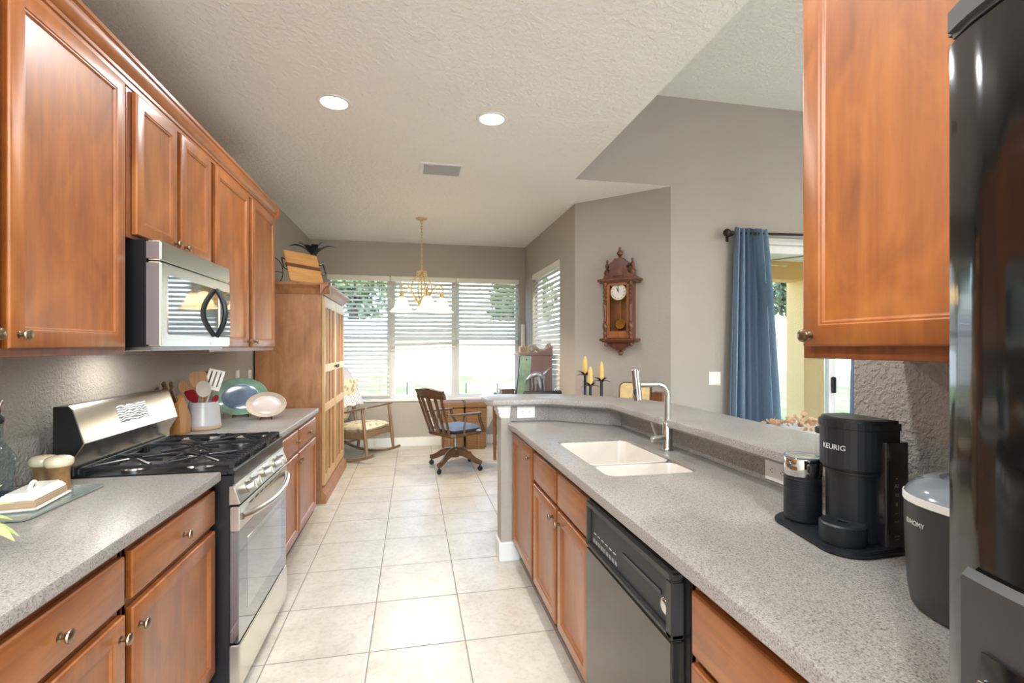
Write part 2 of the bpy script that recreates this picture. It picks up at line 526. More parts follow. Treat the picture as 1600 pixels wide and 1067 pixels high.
class MB:
    def __init__(self):
        self.bm = bmesh.new()

    def _merge(self, t, mat=None):
        if mat is not None:
            bmesh.ops.transform(t, matrix=mat, verts=t.verts)
        me = bpy.data.meshes.new('tmp')
        t.to_mesh(me)
        t.free()
        self.bm.from_mesh(me)
        bpy.data.meshes.remove(me)
        return self

    def box(self, x0, x1, y0, y1, z0, z1, b=0.0, seg=2, mat=None):
        t = bmesh.new()
        bmesh.ops.create_cube(t, size=1.0)
        for v in t.verts:
            v.co = Vector((x0 + (v.co.x + .5) * (x1 - x0), y0 + (v.co.y + .5) * (y1 - y0), z0 + (v.co.z + .5) * (z1 - z0)))
        if b > 0:
            bmesh.ops.bevel(t, geom=list(t.edges), offset=b, segments=seg, affect='EDGES', clamp_overlap=True)
        return self._merge(t, mat)

    def cyl(self, p0, p1, r0, r1=None, seg=20):
        if r1 is None:
            r1 = r0
        return self.tube([p0, p1], [r0, r1], seg)

    def tube(self, pts, r, seg=10, closed=False, flat=1.0):
        pts = [Vector(p) for p in pts]
        n = len(pts)
        rs = r if isinstance(r, (list, tuple)) else [r] * n
        bm = self.bm
        up = None
        rings = []
        for i, p in enumerate(pts):
            if closed:
                d = pts[(i + 1) % n] - pts[i - 1]
            else:
                d = pts[min(i + 1, n - 1)] - pts[max(i - 1, 0)]
            d.normalize()
            if up is None:
                up = Vector((0, 0, 1)) if abs(d.z) < .9 else Vector((1, 0, 0))
            u = (up - d * up.dot(d))
            if u.length < 1e-6:
                u = d.orthogonal()
            u.normalize()
            up = u
            w = d.cross(u)
            rings.append([bm.verts.new(p + (u * math.cos(a) * flat + w * math.sin(a)) * rs[i]) for a in [2 * PI * k / seg for k in range(seg)]])
        m = n if closed else n - 1
        for i in range(m):
            a, c = rings[i], rings[(i + 1) % n]
            for k in range(seg):
                bm.faces.new((a[k], a[(k + 1) % seg], c[(k + 1) % seg], c[k]))
        if not closed:
            bm.faces.new(list(reversed(rings[0])))
            bm.faces.new(rings[-1])
        return self

    def lathe(self, prof, loc=(0, 0, 0), seg=28, mat=None, sx=1.0, sy=1.0):
        t = bmesh.new()
        rings = []
        for (r, z) in prof:
            if r < 1e-5:
                rings.append([t.verts.new((0, 0, z))])
            else:
                rings.append([t.verts.new((r * math.cos(2 * PI * k / seg) * sx, r * math.sin(2 * PI * k / seg) * sy, z)) for k in range(seg)])
        for a, c in zip(rings, rings[1:]):
            for k in range(seg):
                k2 = (k + 1) % seg
                if len(a) == 1 and len(c) == 1:
                    continue
                if len(a) == 1:
                    t.faces.new((a[0], c[k2], c[k]))
                elif len(c) == 1:
                    t.faces.new((a[k], a[k2], c[0]))
                else:
                    t.faces.new((a[k], a[k2], c[k2], c[k]))
        M = Matrix.Translation(loc)
        if mat is not None:
            M = M @ mat
        return self._merge(t, M)

    def prism(self, poly, z0, z1, mat=None, b=0.0):
        t = bmesh.new()
        lo = [t.verts.new((p[0], p[1], z0)) for p in poly]
        hi = [t.verts.new((p[0], p[1], z1)) for p in poly]
        n = len(poly)
        t.faces.new(list(reversed(lo)))
        t.faces.new(hi)
        for k in range(n):
            t.faces.new((lo[k], lo[(k + 1) % n], hi[(k + 1) % n], hi[k]))
        bmesh.ops.recalc_face_normals(t, faces=t.faces)
        if b > 0:
            bmesh.ops.bevel(t, geom=list(t.edges), offset=b, segments=2, affect='EDGES', clamp_overlap=True)
        return self._merge(t, mat)

    def sphere(self, c, rx, ry=None, rz=None, seg=16, mat=None):
        t = bmesh.new()
        bmesh.ops.create_uvsphere(t, u_segments=seg, v_segments=max(6, seg // 2 + 2), radius=1.0)
        M = Matrix.Translation(c)
        if mat is not None:
            M = M @ mat
        M = M @ Matrix.Diagonal((rx, ry or rx, rz or rx, 1))
        return self._merge(t, M)

    def grid(self, rows, close_u=False, thick=0.0):
        """rows of points -> skin; with thick > 0 gets a second side"""
        t = bmesh.new()
        vs = [[t.verts.new(p) for p in r] for r in rows]
        for i in range(len(vs) - 1):
            n = len(vs[i])
            for k in range(n if close_u else n - 1):
                t.faces.new((vs[i][k], vs[i][(k + 1) % n], vs[i + 1][(k + 1) % n], vs[i + 1][k]))
        bmesh.ops.recalc_face_normals(t, faces=t.faces)
        if thick > 0:
            t.normal_update()
            bmesh.ops.solidify(t, geom=list(t.faces), thickness=thick)
        return self._merge(t)

    def rings(self, w, h, prof, mat=None):
        """concentric rectangle loops (inset, depth) in local x-z, front facing -y"""
        t = bmesh.new()
        L = []
        for ins, d in prof:
            L.append([t.verts.new(p) for p in ((ins, d, ins), (w - ins, d, ins), (w - ins, d, h - ins), (ins, d, h - ins))])
        for a, c in zip(L, L[1:]):
            for k in range(4):
                t.faces.new((a[k], a[(k + 1) % 4], c[(k + 1) % 4], c[k]))
        t.faces.new(L[-1])
        t.faces.new(list(reversed(L[0])))
        bmesh.ops.recalc_face_normals(t, faces=t.faces)
        return self._merge(t, mat)

    def build(self, name, mat, parent=None, smooth=35):
        me = bpy.data.meshes.new(name)
        if parent is not None:
            r = parent
            while r.parent:
                r = r.parent
            off = ROOT_LOC.get(r.name)
            if off is not None:
                bmesh.ops.translate(self.bm, vec=-off, verts=self.bm.verts)
        self.bm.normal_update()
        self.bm.to_mesh(me)
        self.bm.free()
        if smooth:
            for p in me.polygons:
                p.use_smooth = True
            me.set_sharp_from_angle(angle=math.radians(smooth))
        for m in (mat if isinstance(mat, list) else [mat]):
            me.materials.append(m)
        o = bpy.data.objects.new(name, me)
        COL.objects.link(o)
        if parent is not None:
            o.parent = parent
        return o


def thing(name, label, cat, loc=(0, 0, 0), rz=0.0, group=None, local=False):
    """An Empty at the thing's base. Parts are drawn in room coordinates unless local."""
    o = bpy.data.objects.new(name, None)
    o.empty_display_size = 0.05
    COL.objects.link(o)
    o.location = loc
    o.rotation_euler = (0, 0, rz)
    o['label'] = label
    o['category'] = cat
    if group:
        o['group'] = group
    if not local:
        ROOT_LOC[o.name] = Vector(loc)
    return o


def tag(o, label, cat, group=None, kind=None):
    o['label'] = label
    o['category'] = cat
    if group:
        o['group'] = group
    if kind:
        o['kind'] = kind
    return o


def recentre(o):
    """origin of a one-mesh thing to its base centre"""
    vs = o.data.vertices
    xs = [v.co.x for v in vs]
    ys = [v.co.y for v in vs]
    zs = [v.co.z for v in vs]
    c = Vector(((min(xs) + max(xs)) / 2, (min(ys) + max(ys)) / 2, min(zs)))
    o.data.transform(Matrix.Translation(-c))
    o.location = c
    return o


def struct(name, mb, mat, smooth=35):
    o = mb.build(name, mat, None, smooth)
    o['kind'] = 'structure'
    return o


def copy_thing(root, loc, rz=None, label=None):
    r = root.copy()
    COL.objects.link(r)
    r.location = loc
    if rz is not None:
        r.rotation_euler = (0, 0, rz)
    if label:
        r['label'] = label
    for ch in list(root.children):
        c = ch.copy()
        COL.objects.link(c)
        c.parent = r
        for g in ch.children:
            d = g.copy()
            COL.objects.link(d)
            d.parent = c
    return r


def text_mesh(body, size, depth=0.0004):
    cu = bpy.data.curves.new('txt', 'FONT')
    cu.body = body
    cu.size = size
    cu.extrude = depth
    cu.align_x = 'CENTER'
    cu.align_y = 'CENTER'
    ob = bpy.data.objects.new('txt', cu)
    COL.objects.link(ob)
    dg = bpy.context.evaluated_depsgraph_get()
    me = bpy.data.meshes.new_from_object(ob.evaluated_get(dg))
    bpy.data.objects.remove(ob)
    bpy.data.curves.remove(cu)
    t = bmesh.new()
    t.from_mesh(me)
    bpy.data.meshes.remove(me)
    return t


def facing(angle, loc):
    """matrix for things drawn with their front toward local -y; angle turns that front"""
    return Matrix.Translation(loc) @ Matrix.Rotation(angle, 4, 'Z')


FACE_E = PI / 2      # front looks to +x (left run)
FACE_W = -PI / 2     # front looks to -x (right run)


def arc(cx, cy, r, a0, a1, n):
    return [(cx + r * math.cos(a0 + (a1 - a0) * k / n), cy + r * math.sin(a0 + (a1 - a0) * k / n)) for k in range(n + 1)]


def rrect(x0, x1, y0, y1, r, n=5):
    return (arc(x1 - r, y1 - r, r, 0, PI / 2, n) + arc(x0 + r, y1 - r, r, PI / 2, PI, n) +
            arc(x0 + r, y0 + r, r, PI, 1.5 * PI, n) + arc(x1 - r, y0 + r, r, 1.5 * PI, 2 * PI, n))


def offset_poly(poly, d):
    n = len(poly)
    area = sum(poly[i][0] * poly[(i + 1) % n][1] - poly[(i + 1) % n][0] * poly[i][1] for i in range(n))
    s = 1 if area > 0 else -1
    res = []
    for i in range(n):
        p0, p1, p2 = Vector(poly[i - 1]), Vector(poly[i]), Vector(poly[(i + 1) % n])
        a = (p1 - p0).normalized()
        b = (p2 - p1).normalized()
        na = Vector((a.y, -a.x)) * s
        nb = Vector((b.y, -b.x)) * s
        k = (na + nb)
        k = k / max(0.3, (1 + na.dot(nb)))
        res.append(tuple(p1 + k * d))
    return res


def slab(mb, outer, z0, z1, hole=None, edge=0.006):
    """stone slab with eased top and bottom edges, optional hole"""
    t = bmesh.new()
    ins = offset_poly(outer, -edge)

    def loop(poly, z):
        return [t.verts.new((p[0], p[1], z)) for p in poly]
    A = [loop(ins, z0), loop(outer, z0 + edge), loop(outer, z1 - edge), loop(offset_poly(outer, -edge * .3), z1 - edge * .3), loop(ins, z1)]
    for a, c in zip(A, A[1:]):
        n = len(a)
        for k in range(n):
            t.faces.new((a[k], a[(k + 1) % n], c[(k + 1) % n], c[k]))
    tops = [A[0]], [A[-1]]
    if hole:
        H = [loop(hole, z0), loop(hole, z1)]
        n = len(hole)
        for k in range(n):
            t.faces.new((H[0][k], H[1][k], H[1][(k + 1) % n], H[0][(k + 1) % n]))
        tops[0].append(H[0])
        tops[1].append(H[1])
    for L in tops:
        es = []
        for l in L:
            for k in range(len(l)):
                e = t.edges.get((l[k], l[(k + 1) % len(l)]))
                es.append(e)
        bmesh.ops.triangle_fill(t, edges=es, use_beauty=True)
    bmesh.ops.recalc_face_normals(t, faces=t.faces)
    mb._merge(t)
    return mb

# ---------------------------------------------------------------- room shell
XL, XR, YF, ZC = -1.395, 1.285, 7.10, 2.91
YG, ZG = 4.102, 3.74
WO = 0.14

struct('floor', MB().box(-1.6, 9.1, -3.2, 7.3, -0.12, 0.0), TILE)
struct('wall_left', MB().box(XL - WO, XL, -2.6, YF + .18, 0, ZC), WALLT)
m = MB()
WX0, WX1, WZ0, WZ1 = -1.17, 1.56, 0.67, 2.43
m.box(XL - WO, WX0, YF, YF + .18, 0, ZC).box(WX1, 1.78, YF, YF + .18, 0, ZC)
m.box(WX0, WX1, YF, YF + .18, 0, WZ0).box(WX0, WX1, YF, YF + .18, WZ1, ZC)
struct('wall_far', m, WALLP)
NX, NY0, NY1 = 1.648, 5.33, 6.61
m = MB()
m.box(NX, NX + WO, 4.80, NY0, 0, ZC).box(NX, NX + WO, NY1, YF, 0, ZC)
m.box(NX, NX + WO, NY0, NY1, 0, WZ0).box(NX, NX + WO, NY0, NY1, WZ1, ZC)
struct('wall_nook', m, WALLP)
struct('wall_angle', MB().prism([(NX, 4.80), (2.337, YG + .001), (2.44, YG + .14), (NX + WO, 4.90)][::-1], 0, ZC), WALLP)
SX0, SX1, SZ1 = 3.05, 4.75, 2.495
m = MB()
m.box(2.337, SX0, YG, YG + .16, 0, ZG).box(SX1, 9.0, YG, YG + .16, 0, ZG).box(SX0, SX1, YG, YG + .16, SZ1, ZG)
m.box(1.30, 2.337, YG, YG + .16, ZC + .002, ZG)
struct('wall_great', m, WALLP)
struct('wall_soffit', MB().box(1.29, 1.41, -2.5, YG, ZC + .001, ZG), WALLP)
struct('wall_right', MB().box(XR, XR + .125, -2.5, 1.21, 0, ZC), WALLT)
m = MB()
m.box(XL, -1.25, -2.62, -2.5, 0, ZC).box(1.25, 1.41, -2.62, -2.5, 0, ZC).box(-1.25, 1.25, -2.62, -2.5, 2.75, ZC)
struct('wall_back', m, WALLP)  # unseen opening widened to let sky light in from behind
m = MB()
m.box(1.41, 3.2, -3.12, -3.0, 0, ZG).box(7.0, 9.0, -3.12, -3.0, 0, ZG).box(3.2, 7.0, -3.12, -3.0, 2.5, ZG)
struct('wall_rear', m, WALLP)  # unseen opening sized so daylight bounces onto the great room ceiling
struct('wall_side', MB().box(8.9, 9.0, -3.0, YG, 0, ZG), WALLP)
struct('ceiling', MB().prism([(XL - WO, -2.6), (1.41, -2.6), (1.41, YG + .003), (2.337, YG + .003), (2.44, YG + .16), (NX + WO, 4.95), (NX + WO, YF + .18), (XL - WO, YF + .18)], ZC, ZC + .12), CEILP)
struct('ceiling_great', MB().box(1.29, 9.0, -3.1, YG + .16, ZG, ZG + .12), CEILP)

# pony wall carrying the raised bar, with its stone upstand
inner = [(.60, 3.185), (.905, 3.185), (XR + .012, 2.862), (XR + .012, 1.211)]
outerw = [(1.405, 1.211), (1.405, 2.915), (.95, 3.31), (.60, 3.31)]
struct('wall_pony', MB().prism(inner + outerw, 0, 1.035), WALLP)
m = MB().box(.575, .69, 3.178, 3.32, 0, 1.035, .004)
struct('trim_1', m, WALLP)
m = MB()
for k, (o, z0, z1) in enumerate(((.004, .952, .962), (.012, .962, .985), (.02, .985, 1.012), (.028, 1.012, 1.036))):
    m.box(.575 - o, .635, 3.178 - o, 3.32 + o, z0, z1, .002)
struct('trim_2', m, WHITE)
struct('baseboard_post', MB().box(.562, .70, 3.165, 3.333, 0, .125, .005), WHITE)
BH = .13
struct('baseboard_far', MB().box(XL, NX, YF - .016, YF, 0, BH, .004), WHITE)
struct('baseboard_nook', MB().box(NX - .016, NX, 4.80, YF, 0, BH, .004), WHITE)
struct('baseboard_left', MB().box(XL, XL + .016, 4.05, YF, 0, BH, .004), WHITE)
d = Vector((2.337 - NX, YG - 4.80, 0)).normalized()
m = MB().box(0, (Vector((2.337, YG)) - Vector((NX, 4.80))).length, -.016, 0, 0, BH, .004, mat=Matrix.Translation((NX, 4.80, 0)) @ Matrix.Rotation(math.atan2(d.y, d.x), 4, 'Z'))
struct('baseboard_angle', m, WHITE)
struct('baseboard_great', MB().box(2.337, SX0 - .05, YG - .016, YG, 0, BH, .004), WHITE)

# far window: three single-hung units between square mullions, white sill
def sash_window(name, x0, x1, z0, z1, y, sill=False):
    f = .045
    m = MB()
    m.box(x0, x0 + f, y, y + .07, z0, z1, .004).box(x1 - f, x1, y, y + .07, z0, z1, .004)
    m.box(x0 + f, x1 - f, y, y + .07, z0, z0 + f, .004).box(x0 + f, x1 - f, y, y + .07, z1 - f, z1, .004)
    zm = (z0 + z1) / 2
    m.box(x0 + f, x1 - f, y + .01, y + .06, zm - .02, zm + .02, .003)
    o = struct(name, m, VINYL)
    g = MB().box(x0 + f, x1 - f, y + .033, y + .037, z0 + f, zm - .02).box(x0 + f, x1 - f, y + .043, y + .047, zm + .02, z1 - f)
    g.build('pane', GLASS, o)
    return o


sash_window('window_1', WX0, -.315, WZ0 + .012, WZ1, YF + .06)
sash_window('window_2', -.295, .605, WZ0 + .012, WZ1, YF + .06)
sash_window('window_3', .625, WX1, WZ0 + .012, WZ1, YF + .06)
struct('trim_3', MB().box(-.315, -.295, YF + .045, YF + .15, WZ0, WZ1).box(.605, .625, YF + .045, YF + .15, WZ0, WZ1), VINYL)
struct('trim_4', MB().box(WX0 - .03, WX1 + .03, YF - .03, YF + .18, WZ0 - .022, WZ0 + .012, .005), WHITE)
# nook side window
f = .045
m = MB()
xw = NX + .06
m.box(xw, xw + .07, NY0, NY0 + f, WZ0, WZ1).box(xw, xw + .07, NY1 - f, NY1, WZ0, WZ1)
m.box(xw, xw + .07, NY0, NY1, WZ0, WZ0 + f).box(xw, xw + .07, NY0, NY1, WZ1 - f, WZ1).box(xw + .01, xw + .06, NY0, NY1, 1.53, 1.57)
w4 = struct('window_4', m, VINYL)
MB().box(xw + .033, xw + .037, NY0 + f, NY1 - f, WZ0 + f, WZ1 - f).build('pane', GLASS, w4)
struct('trim_5', MB().box(NX - .03, NX + .12, NY0 - .03, NY1 + .03, WZ0 - .022, WZ0, .005), WHITE)

# glass slider to the porch
m = MB()
yd = YG + .05
m.box(SX0, SX0 + .05, yd, yd + .1, 0, SZ1).box(SX1 - .05, SX1, yd, yd + .1, 0, SZ1).box(SX0, SX1, yd, yd + .1, SZ1 - .06, SZ1).box(SX0, SX1, yd, yd + .1, 0, .03)
dr = struct('door_1', m, WHITE)
for (a, b_, yy) in ((SX0 + .05, 4.22, yd + .05), (4.12, SX1 - .05, yd + .01)):
    p = MB()
    p.box(a, a + .08, yy, yy + .035, .03, SZ1 - .06, .003).box(b_ - .08, b_, yy, yy + .035, .03, SZ1 - .06, .003)
    p.box(a + .08, b_ - .08, yy, yy + .035, .03, .13, .003).box(a + .08, b_ - .08, yy, yy + .035, SZ1 - .14, SZ1 - .06, .003)
    s = p.build('sliding_panel', WHITE, dr)
    MB().box(a + .08, b_ - .08, yy + .015, yy + .02, .13, SZ1 - .14).build('pane', GLASS, s)
MB().box(4.145, 4.175, yd - .03, yd + .01, .96, 1.12, .006).build('handle', BLACKPL, dr)


# ---------------------------------------------------------------- outdoors
def gz(y):
    t = max(0.0, min(1.0, (y - 8.0) / 7.5))
    return -.13 + .65 * t


rows = []
for j in range(-14, 24):
    y = j * 2.0
    rows.append([(-24 + i * 3.0, y, gz(y)) for i in range(24)])
o = MB().grid(rows).build('lawn', GRASS)
tag(o, 'sunlit green lawn rising toward the white fence', 'lawn', kind='stuff')
o['kind'] = 'structure'
struct('floor_porch', MB().box(2.4, 9.0, YG + .16, 6.9, -.12, -.01), CONCRETE)
struct('floor_bounce', MB().box(-3.0, 12.0, -9.0, -3.2, -.12, -.02), CONCRETE)  # unseen slab added to bounce sunlight up to the ceilings
struct('ceiling_porch', MB().box(2.62, 9.2, YG + .16, 6.75, 2.70, 2.80), plain('porch_white', srgb(240, 232, 208), .7, var=.02))
struct('beam_porch', MB().box(2.62, 9.2, 6.30, 6.62, 2.43, 2.70), STUCCO)
struct('column_porch', MB().box(5.78, 6.14, 6.28, 6.64, -.01, 2.43, .004), STUCCOL)

fence = thing('vinyl_fence', 'long white vinyl privacy fence across the back of the lawn', 'fence', (10, 15.5, .45))
for k in range(16):
    x = -12 + k * 2.44
    MB().box(x + .06, x + 2.38, 15.48, 15.52, .47, 2.2).box(x + .06, x + 2.38, 15.465, 15.535, 2.16, 2.25, .006).box(x + .06, x + 2.38, 15.465, 15.535, .5, .6, .006).build('panel', FENCEV, fence)
    MB().box(x - .06, x + .06, 15.44, 15.56, .42, 2.28, .004).box(x - .075, x + .075, 15.425, 15.575, 2.28, 2.31, .01).build('post', FENCEV, fence)


def leafball(mb, c, rx, ry, rz, n, size, rr):
    bm = mb.bm
    for _ in range(n):
        while True:
            p = Vector((rr.uniform(-1, 1), rr.uniform(-1, 1), rr.uniform(-1, 1)))
            if .25 < p.length < 1:
                break
        p *= (.75 + .25 * rr.random()) / max(p.length, .55) if rr.random() < .5 else 1
        q = Vector((c[0] + p.x * rx, c[1] + p.y * ry, c[2] + p.z * rz))
        a = Vector((rr.gauss(0, 1), rr.gauss(0, 1), rr.gauss(0, .7))).normalized()
        b = a.orthogonal().normalized()
        b.rotate(Matrix.Rotation(rr.uniform(0, 6.28), 3, a))
        w = a.cross(b)
        s = size * rr.uniform(.6, 1.3)
        bm.faces.new([bm.verts.new(q + b * s * .5), bm.verts.new(q + w * s * .24), bm.verts.new(q - b * s * .5), bm.verts.new(q - w * s * .24)])


def tree(x, y, h, r, label, mat=LEAF1, seed=1):
    rr = random.Random(seed)
    z = gz(y)
    t = thing('leafy_tree', label, 'tree', (x, y, z), group='trees beyond the fence')
    MB().tube([(x, y, z - .1), (x + .1, y, z + h * .3), (x - .05, y + .1, z + h * .7)], [.2, .16, .07], 8).build('trunk', BARK, t)
    m = MB()
    for k in range(7):
        a = rr.uniform(0, 6.28)
        q = rr.uniform(.1, .7) * r
        leafball(m, (x + q * math.cos(a), y + q * math.sin(a), z + h * rr.uniform(.42, .95)), r * .6, r * .6, r * .5, 420, .34, rr)
    m.build('foliage', mat, t, smooth=0)
    return t


for k, (x, y, h, r, mt, lb) in enumerate((
        (-2.1, 18.0, 5.6, 1.9, LEAF2, 'pale leafy tree behind the fence, seen through the leftmost blind'),
        (-6.6, 19.5, 6.0, 2.0, LEAF1, 'dark tree left of the pale tree, mostly hidden by the armoire'),
        (4.4, 20.0, 4.2, 1.8, LEAF1, 'low tree behind the fence, seen through the rightmost raised blind'),
        (12.6, 17.5, 4.4, 1.5, LEAF1, 'dark leafy tree over the fence, left in the glass slider'),
        (16.4, 18.4, 4.8, 1.7, LEAF2, 'pale leafy tree over the fence, right in the glass slider'),
        (20.9, 18.0, 4.6, 1.9, LEAF1, 'dark tree over the fence, hidden behind the porch column'))):
    tree(x, y, h, r, lb, mt, 11 + k)
for k, (x, tops, lb) in enumerate(((-.103, .84, 'thin dark garden stake outside the middle window, nearest the rocker'),
                                   (.873, .81, 'thin dark garden stake outside the right window, left of the two there'),
                                   (1.41, .80, 'thin dark garden stake outside the right window, above the bar end'))):
    m = MB().cyl((x, 8.2, gz(8.2) - .05), (x + .012, 8.2, tops), .009, .009, 8)
    tag(recentre(m.build('garden_stake', TRUNKD)), lb, 'stake', 'garden stakes by the window')

fan = thing('porch_fan', 'white porch ceiling fan with broad leaf shaped blades', 'ceiling fan', (4.35, 5.6, 2.7))
MB().lathe([(0, 0), (.07, 0), (.06, -.04), (.012, -.05), (.012, -.09), (.09, -.11), (.1, -.19), (.05, -.24), (0, -.24)], (4.35, 5.6, 2.70)).build('motor', WHITE, fan)
for k in range(5):
    a = k * 2 * PI / 5 - math.radians(58)
    poly = [(.1, -.03), (.25, -.09), (.45, -.115), (.6, -.09), (.7, 0), (.6, .09), (.45, .115), (.25, .09), (.1, .03)]
    MB().prism(poly, -.006, .006, Matrix.Translation((4.35, 5.6, 2.53)) @ Matrix.Rotation(a, 4, 'Z') @ Matrix.Rotation(.2, 4, 'X'), .003).build('blade', PINE_LT, fan)

# ---------------------------------------------------------------- cabinets
DOOR_PROF = [(0, .020), (0, .006), (.003, .002), (.008, 0), (.050, 0), (.053, .003), (.057, .0035), (.061, .009), (.064, .010)]
DRAWER_PROF = [(0, .020), (0, .007), (.003, .003), (.008, .001), (.012, 0)]
KNOB_PROF = [(0, 0), (.010, 0), (.0105, .002), (.006, .004), (.0055, .011), (.0075, .015), (.0145, .018), (.0158, .021), (.0145, .0245), (.009, .027), (0, .028)]


def knob(parent, x, y, z, face, mat=PEWTER, s=1.0):
    r = Matrix.Rotation(PI / 2 if face == FACE_E else -PI / 2, 4, 'Y') @ Matrix.Scale(s, 4)
    return MB().lathe(KNOB_PROF, (x, y, z), 20, r).build('knob', mat, parent)


def front(root, kind, xf, y0, y1, z0, z1, face, kn=None, mat=None):
    org = (xf, y0, z0) if face == FACE_E else (xf, y1, z0)
    prof = DOOR_PROF if kind == 'door' else DRAWER_PROF
    o = MB().rings(y1 - y0, z1 - z0, prof, facing(face, org)).build(kind, mat or (MAPLE if kind == 'door' else MAPLE_H), root, 25)
    if kn:
        knob(o, xf, kn[0], kn[1], face)
    return o


def carcass(root, x0, x1, y0, y1, z0, z1, toe=None):
    m = MB()
    if not toe:
        m.box(x0, x1, y0, y1, z0, z1, .0015)
    else:
        fx0, fx1 = (x1 - .02, x1) if x0 < 0 else (x0, x0 + .02)
        m.box(fx0, fx1, y0, y1, z0, z1, .0015).box(x0, x1, y0, y0 + .016, z0, z1).box(x0, x1, y1 - .016, y1, z0, z1).box(x0, x1, y0, y1, z0, z0 + .016)
    if toe:
        m.box(toe[0], toe[1], y0 + .002, y1 - .002, 0, z0 + .002)
    return m.build('carcass', MAPLE_DK, root)


XU, XUF = -1.070, -1.048


def upper(label, y0, y1, z0, z1, doors, zd0, x0=XL + .004, x1=XU, xf=XUF, face=FACE_E):
    t = thing('wall_cabinet', label, 'cabinet', ((x0 + x1) / 2, (y0 + y1) / 2, z0))
    carcass(t, min(x0, x1), max(x0, x1), y0 + .001, y1 - .001, z0, z1)
    for (a, b_, kn) in doors:
        front(t, 'door', xf, a, b_, zd0, z1 - .013, face, kn)
    return t


upper('maple wall cabinet cut off by the left photo edge, only a sliver and knob showing', .72, 1.512, 1.40, 2.43, [(.76, 1.502, (1.470, 1.462))], 1.424)
upper('large single-door maple wall cabinet left of the microwave', 1.514, 2.10, 1.40, 2.43, [(1.530, 2.062, (1.562, 1.462))], 1.424)
upper('short two-door maple wall cabinet directly above the microwave', 2.102, 2.872, 1.848, 2.43, [(2.138, 2.470, (2.444, 1.893)), (2.512, 2.845, (2.540, 1.893))], 1.864)
upper('tall two-door maple wall cabinet right of the microwave', 2.874, 4.095, 1.40, 2.43, [(2.912, 3.452, (3.425, 1.462)), (3.528, 4.068, (3.556, 1.462))], 1.424)
# crown moulding along the tops of the left wall cabinets
cp = [(0, 0), (.006, 0), (.006, .018), (.012, .022), (.012, .034), (.020, .040), (.030, .056), (.034, .072), (.034, .080), (.042, .086), (.042, .100), (0, .100)]
M = Matrix(((1, 0, 0, XU), (0, 0, 1, 0), (0, 1, 0, 2.424), (0, 0, 0, 1)))
m = MB().prism(cp, .72, 4.135, M)
M2 = Matrix(((0, 0, 1, 0), (1, 0, 0, 4.095), (0, 1, 0, 2.424), (0, 0, 0, 1)))
m.prism(cp, XL, XU + .04, M2)
struct('trim_6', m, MAPLE_H, 30)

rc = upper('maple wall cabinet hanging on the right wall over the coffee maker', .47, 1.065, 1.40, 2.46, [(.50, 1.046, (1.020, 1.456))], 1.430, XR - .004, .977, .955, FACE_W)

XB, XBF = -.784, -.762


def base(label, y0, y1, fronts, side, back=1.28):
    if side == 'L':
        x0, x1, xf, face, toe = XL + .004, XB, XBF, FACE_E, (XL + .01, -.85)
    else:
        x0, x1, xf, face, toe = .667, back, .645, FACE_W, (.735, back - .01)
    t = thing('base_cabinet', label, 'cabinet', ((x0 + x1) / 2, (y0 + y1) / 2, 0))
    carcass(t, x0, x1, y0 + .001, y1 - .001, .10, .888, toe)
    for (kind, a, b_, z0, z1, kn) in fronts:
        front(t, kind, xf, a, b_, z0, z1, face, kn)
    return t


DZ0, DZ1, CZ0, CZ1 = .728, .860, .140, .702
base('maple base cabinet nearest the viewer under the left worktop', .62, 1.516,
     [('drawer_front', .95, 1.500, DZ0, DZ1, (1.245, .79)), ('door', .95, 1.500, CZ0, CZ1, (1.474, .648)), ('drawer_front', .64, .935, DZ0, DZ1, None), ('door', .64, .935, CZ0, CZ1, None)], 'L')
base('maple one-door base cabinet left of the gas range', 1.518, 2.126,
     [('drawer_front', 1.537, 2.112, DZ0, DZ1, (1.84, .79)), ('door', 1.537, 2.112, CZ0, CZ1, (1.566, .640))], 'L')
base('maple two-door base cabinet between the gas range and the armoire', 2.902, 4.150,
     [('drawer_front', 2.920, 3.530, DZ0, DZ1, (3.47, .79)), ('drawer_front', 3.556, 4.140, DZ0, DZ1, (3.84, .79)),
      ('door', 2.920, 3.530, CZ0, CZ1, (3.500, .648)), ('door', 3.556, 4.140, CZ0, CZ1, (3.586, .648))], 'L')
base('full-height single-door maple base cabinet at the far end of the peninsula', 2.612, 3.160, [('door', 2.618, 3.150, CZ0, .862, (2.655, .80))], 'R', .915)
RZ0, RZ1, RC1 = .700, .850, .678
base('maple sink base cabinet with two doors under the sink', 1.722, 2.610,
     [('drawer_front', 2.166, 2.580, RZ0, RZ1, None), ('drawer_front', 1.730, 2.130, RZ0, RZ1, None),
      ('door', 2.166, 2.580, CZ0, RC1, (2.198, .628)), ('door', 1.730, 2.130, CZ0, RC1, (2.098, .628))], 'R')
base('maple base cabinet at the bottom right, nearer than the dishwasher', .46, 1.072,
     [('drawer_front', .50, 1.044, RZ0, RZ1, None), ('door', .50, 1.044, CZ0, RC1, (1.012, .628))], 'R')

# ---------------------------------------------------------------- worktops, bar, sink
o = slab(MB(), [(XL + .003, .55), (-.749, .55), (-.749, 2.127), (XL + .003, 2.127)], .890, .930).build('worktop', STONE)
tag(recentre(o), 'speckled grey stone worktop left of the range, under the butter dish', 'worktop')
o = slab(MB(), [(XL + .003, 2.893), (-.749, 2.893), (-.749, 4.172), (XL + .003, 4.172)], .890, .930).build('worktop', STONE)
tag(recentre(o), 'speckled grey stone worktop between the range and armoire, under the utensil crock', 'worktop')

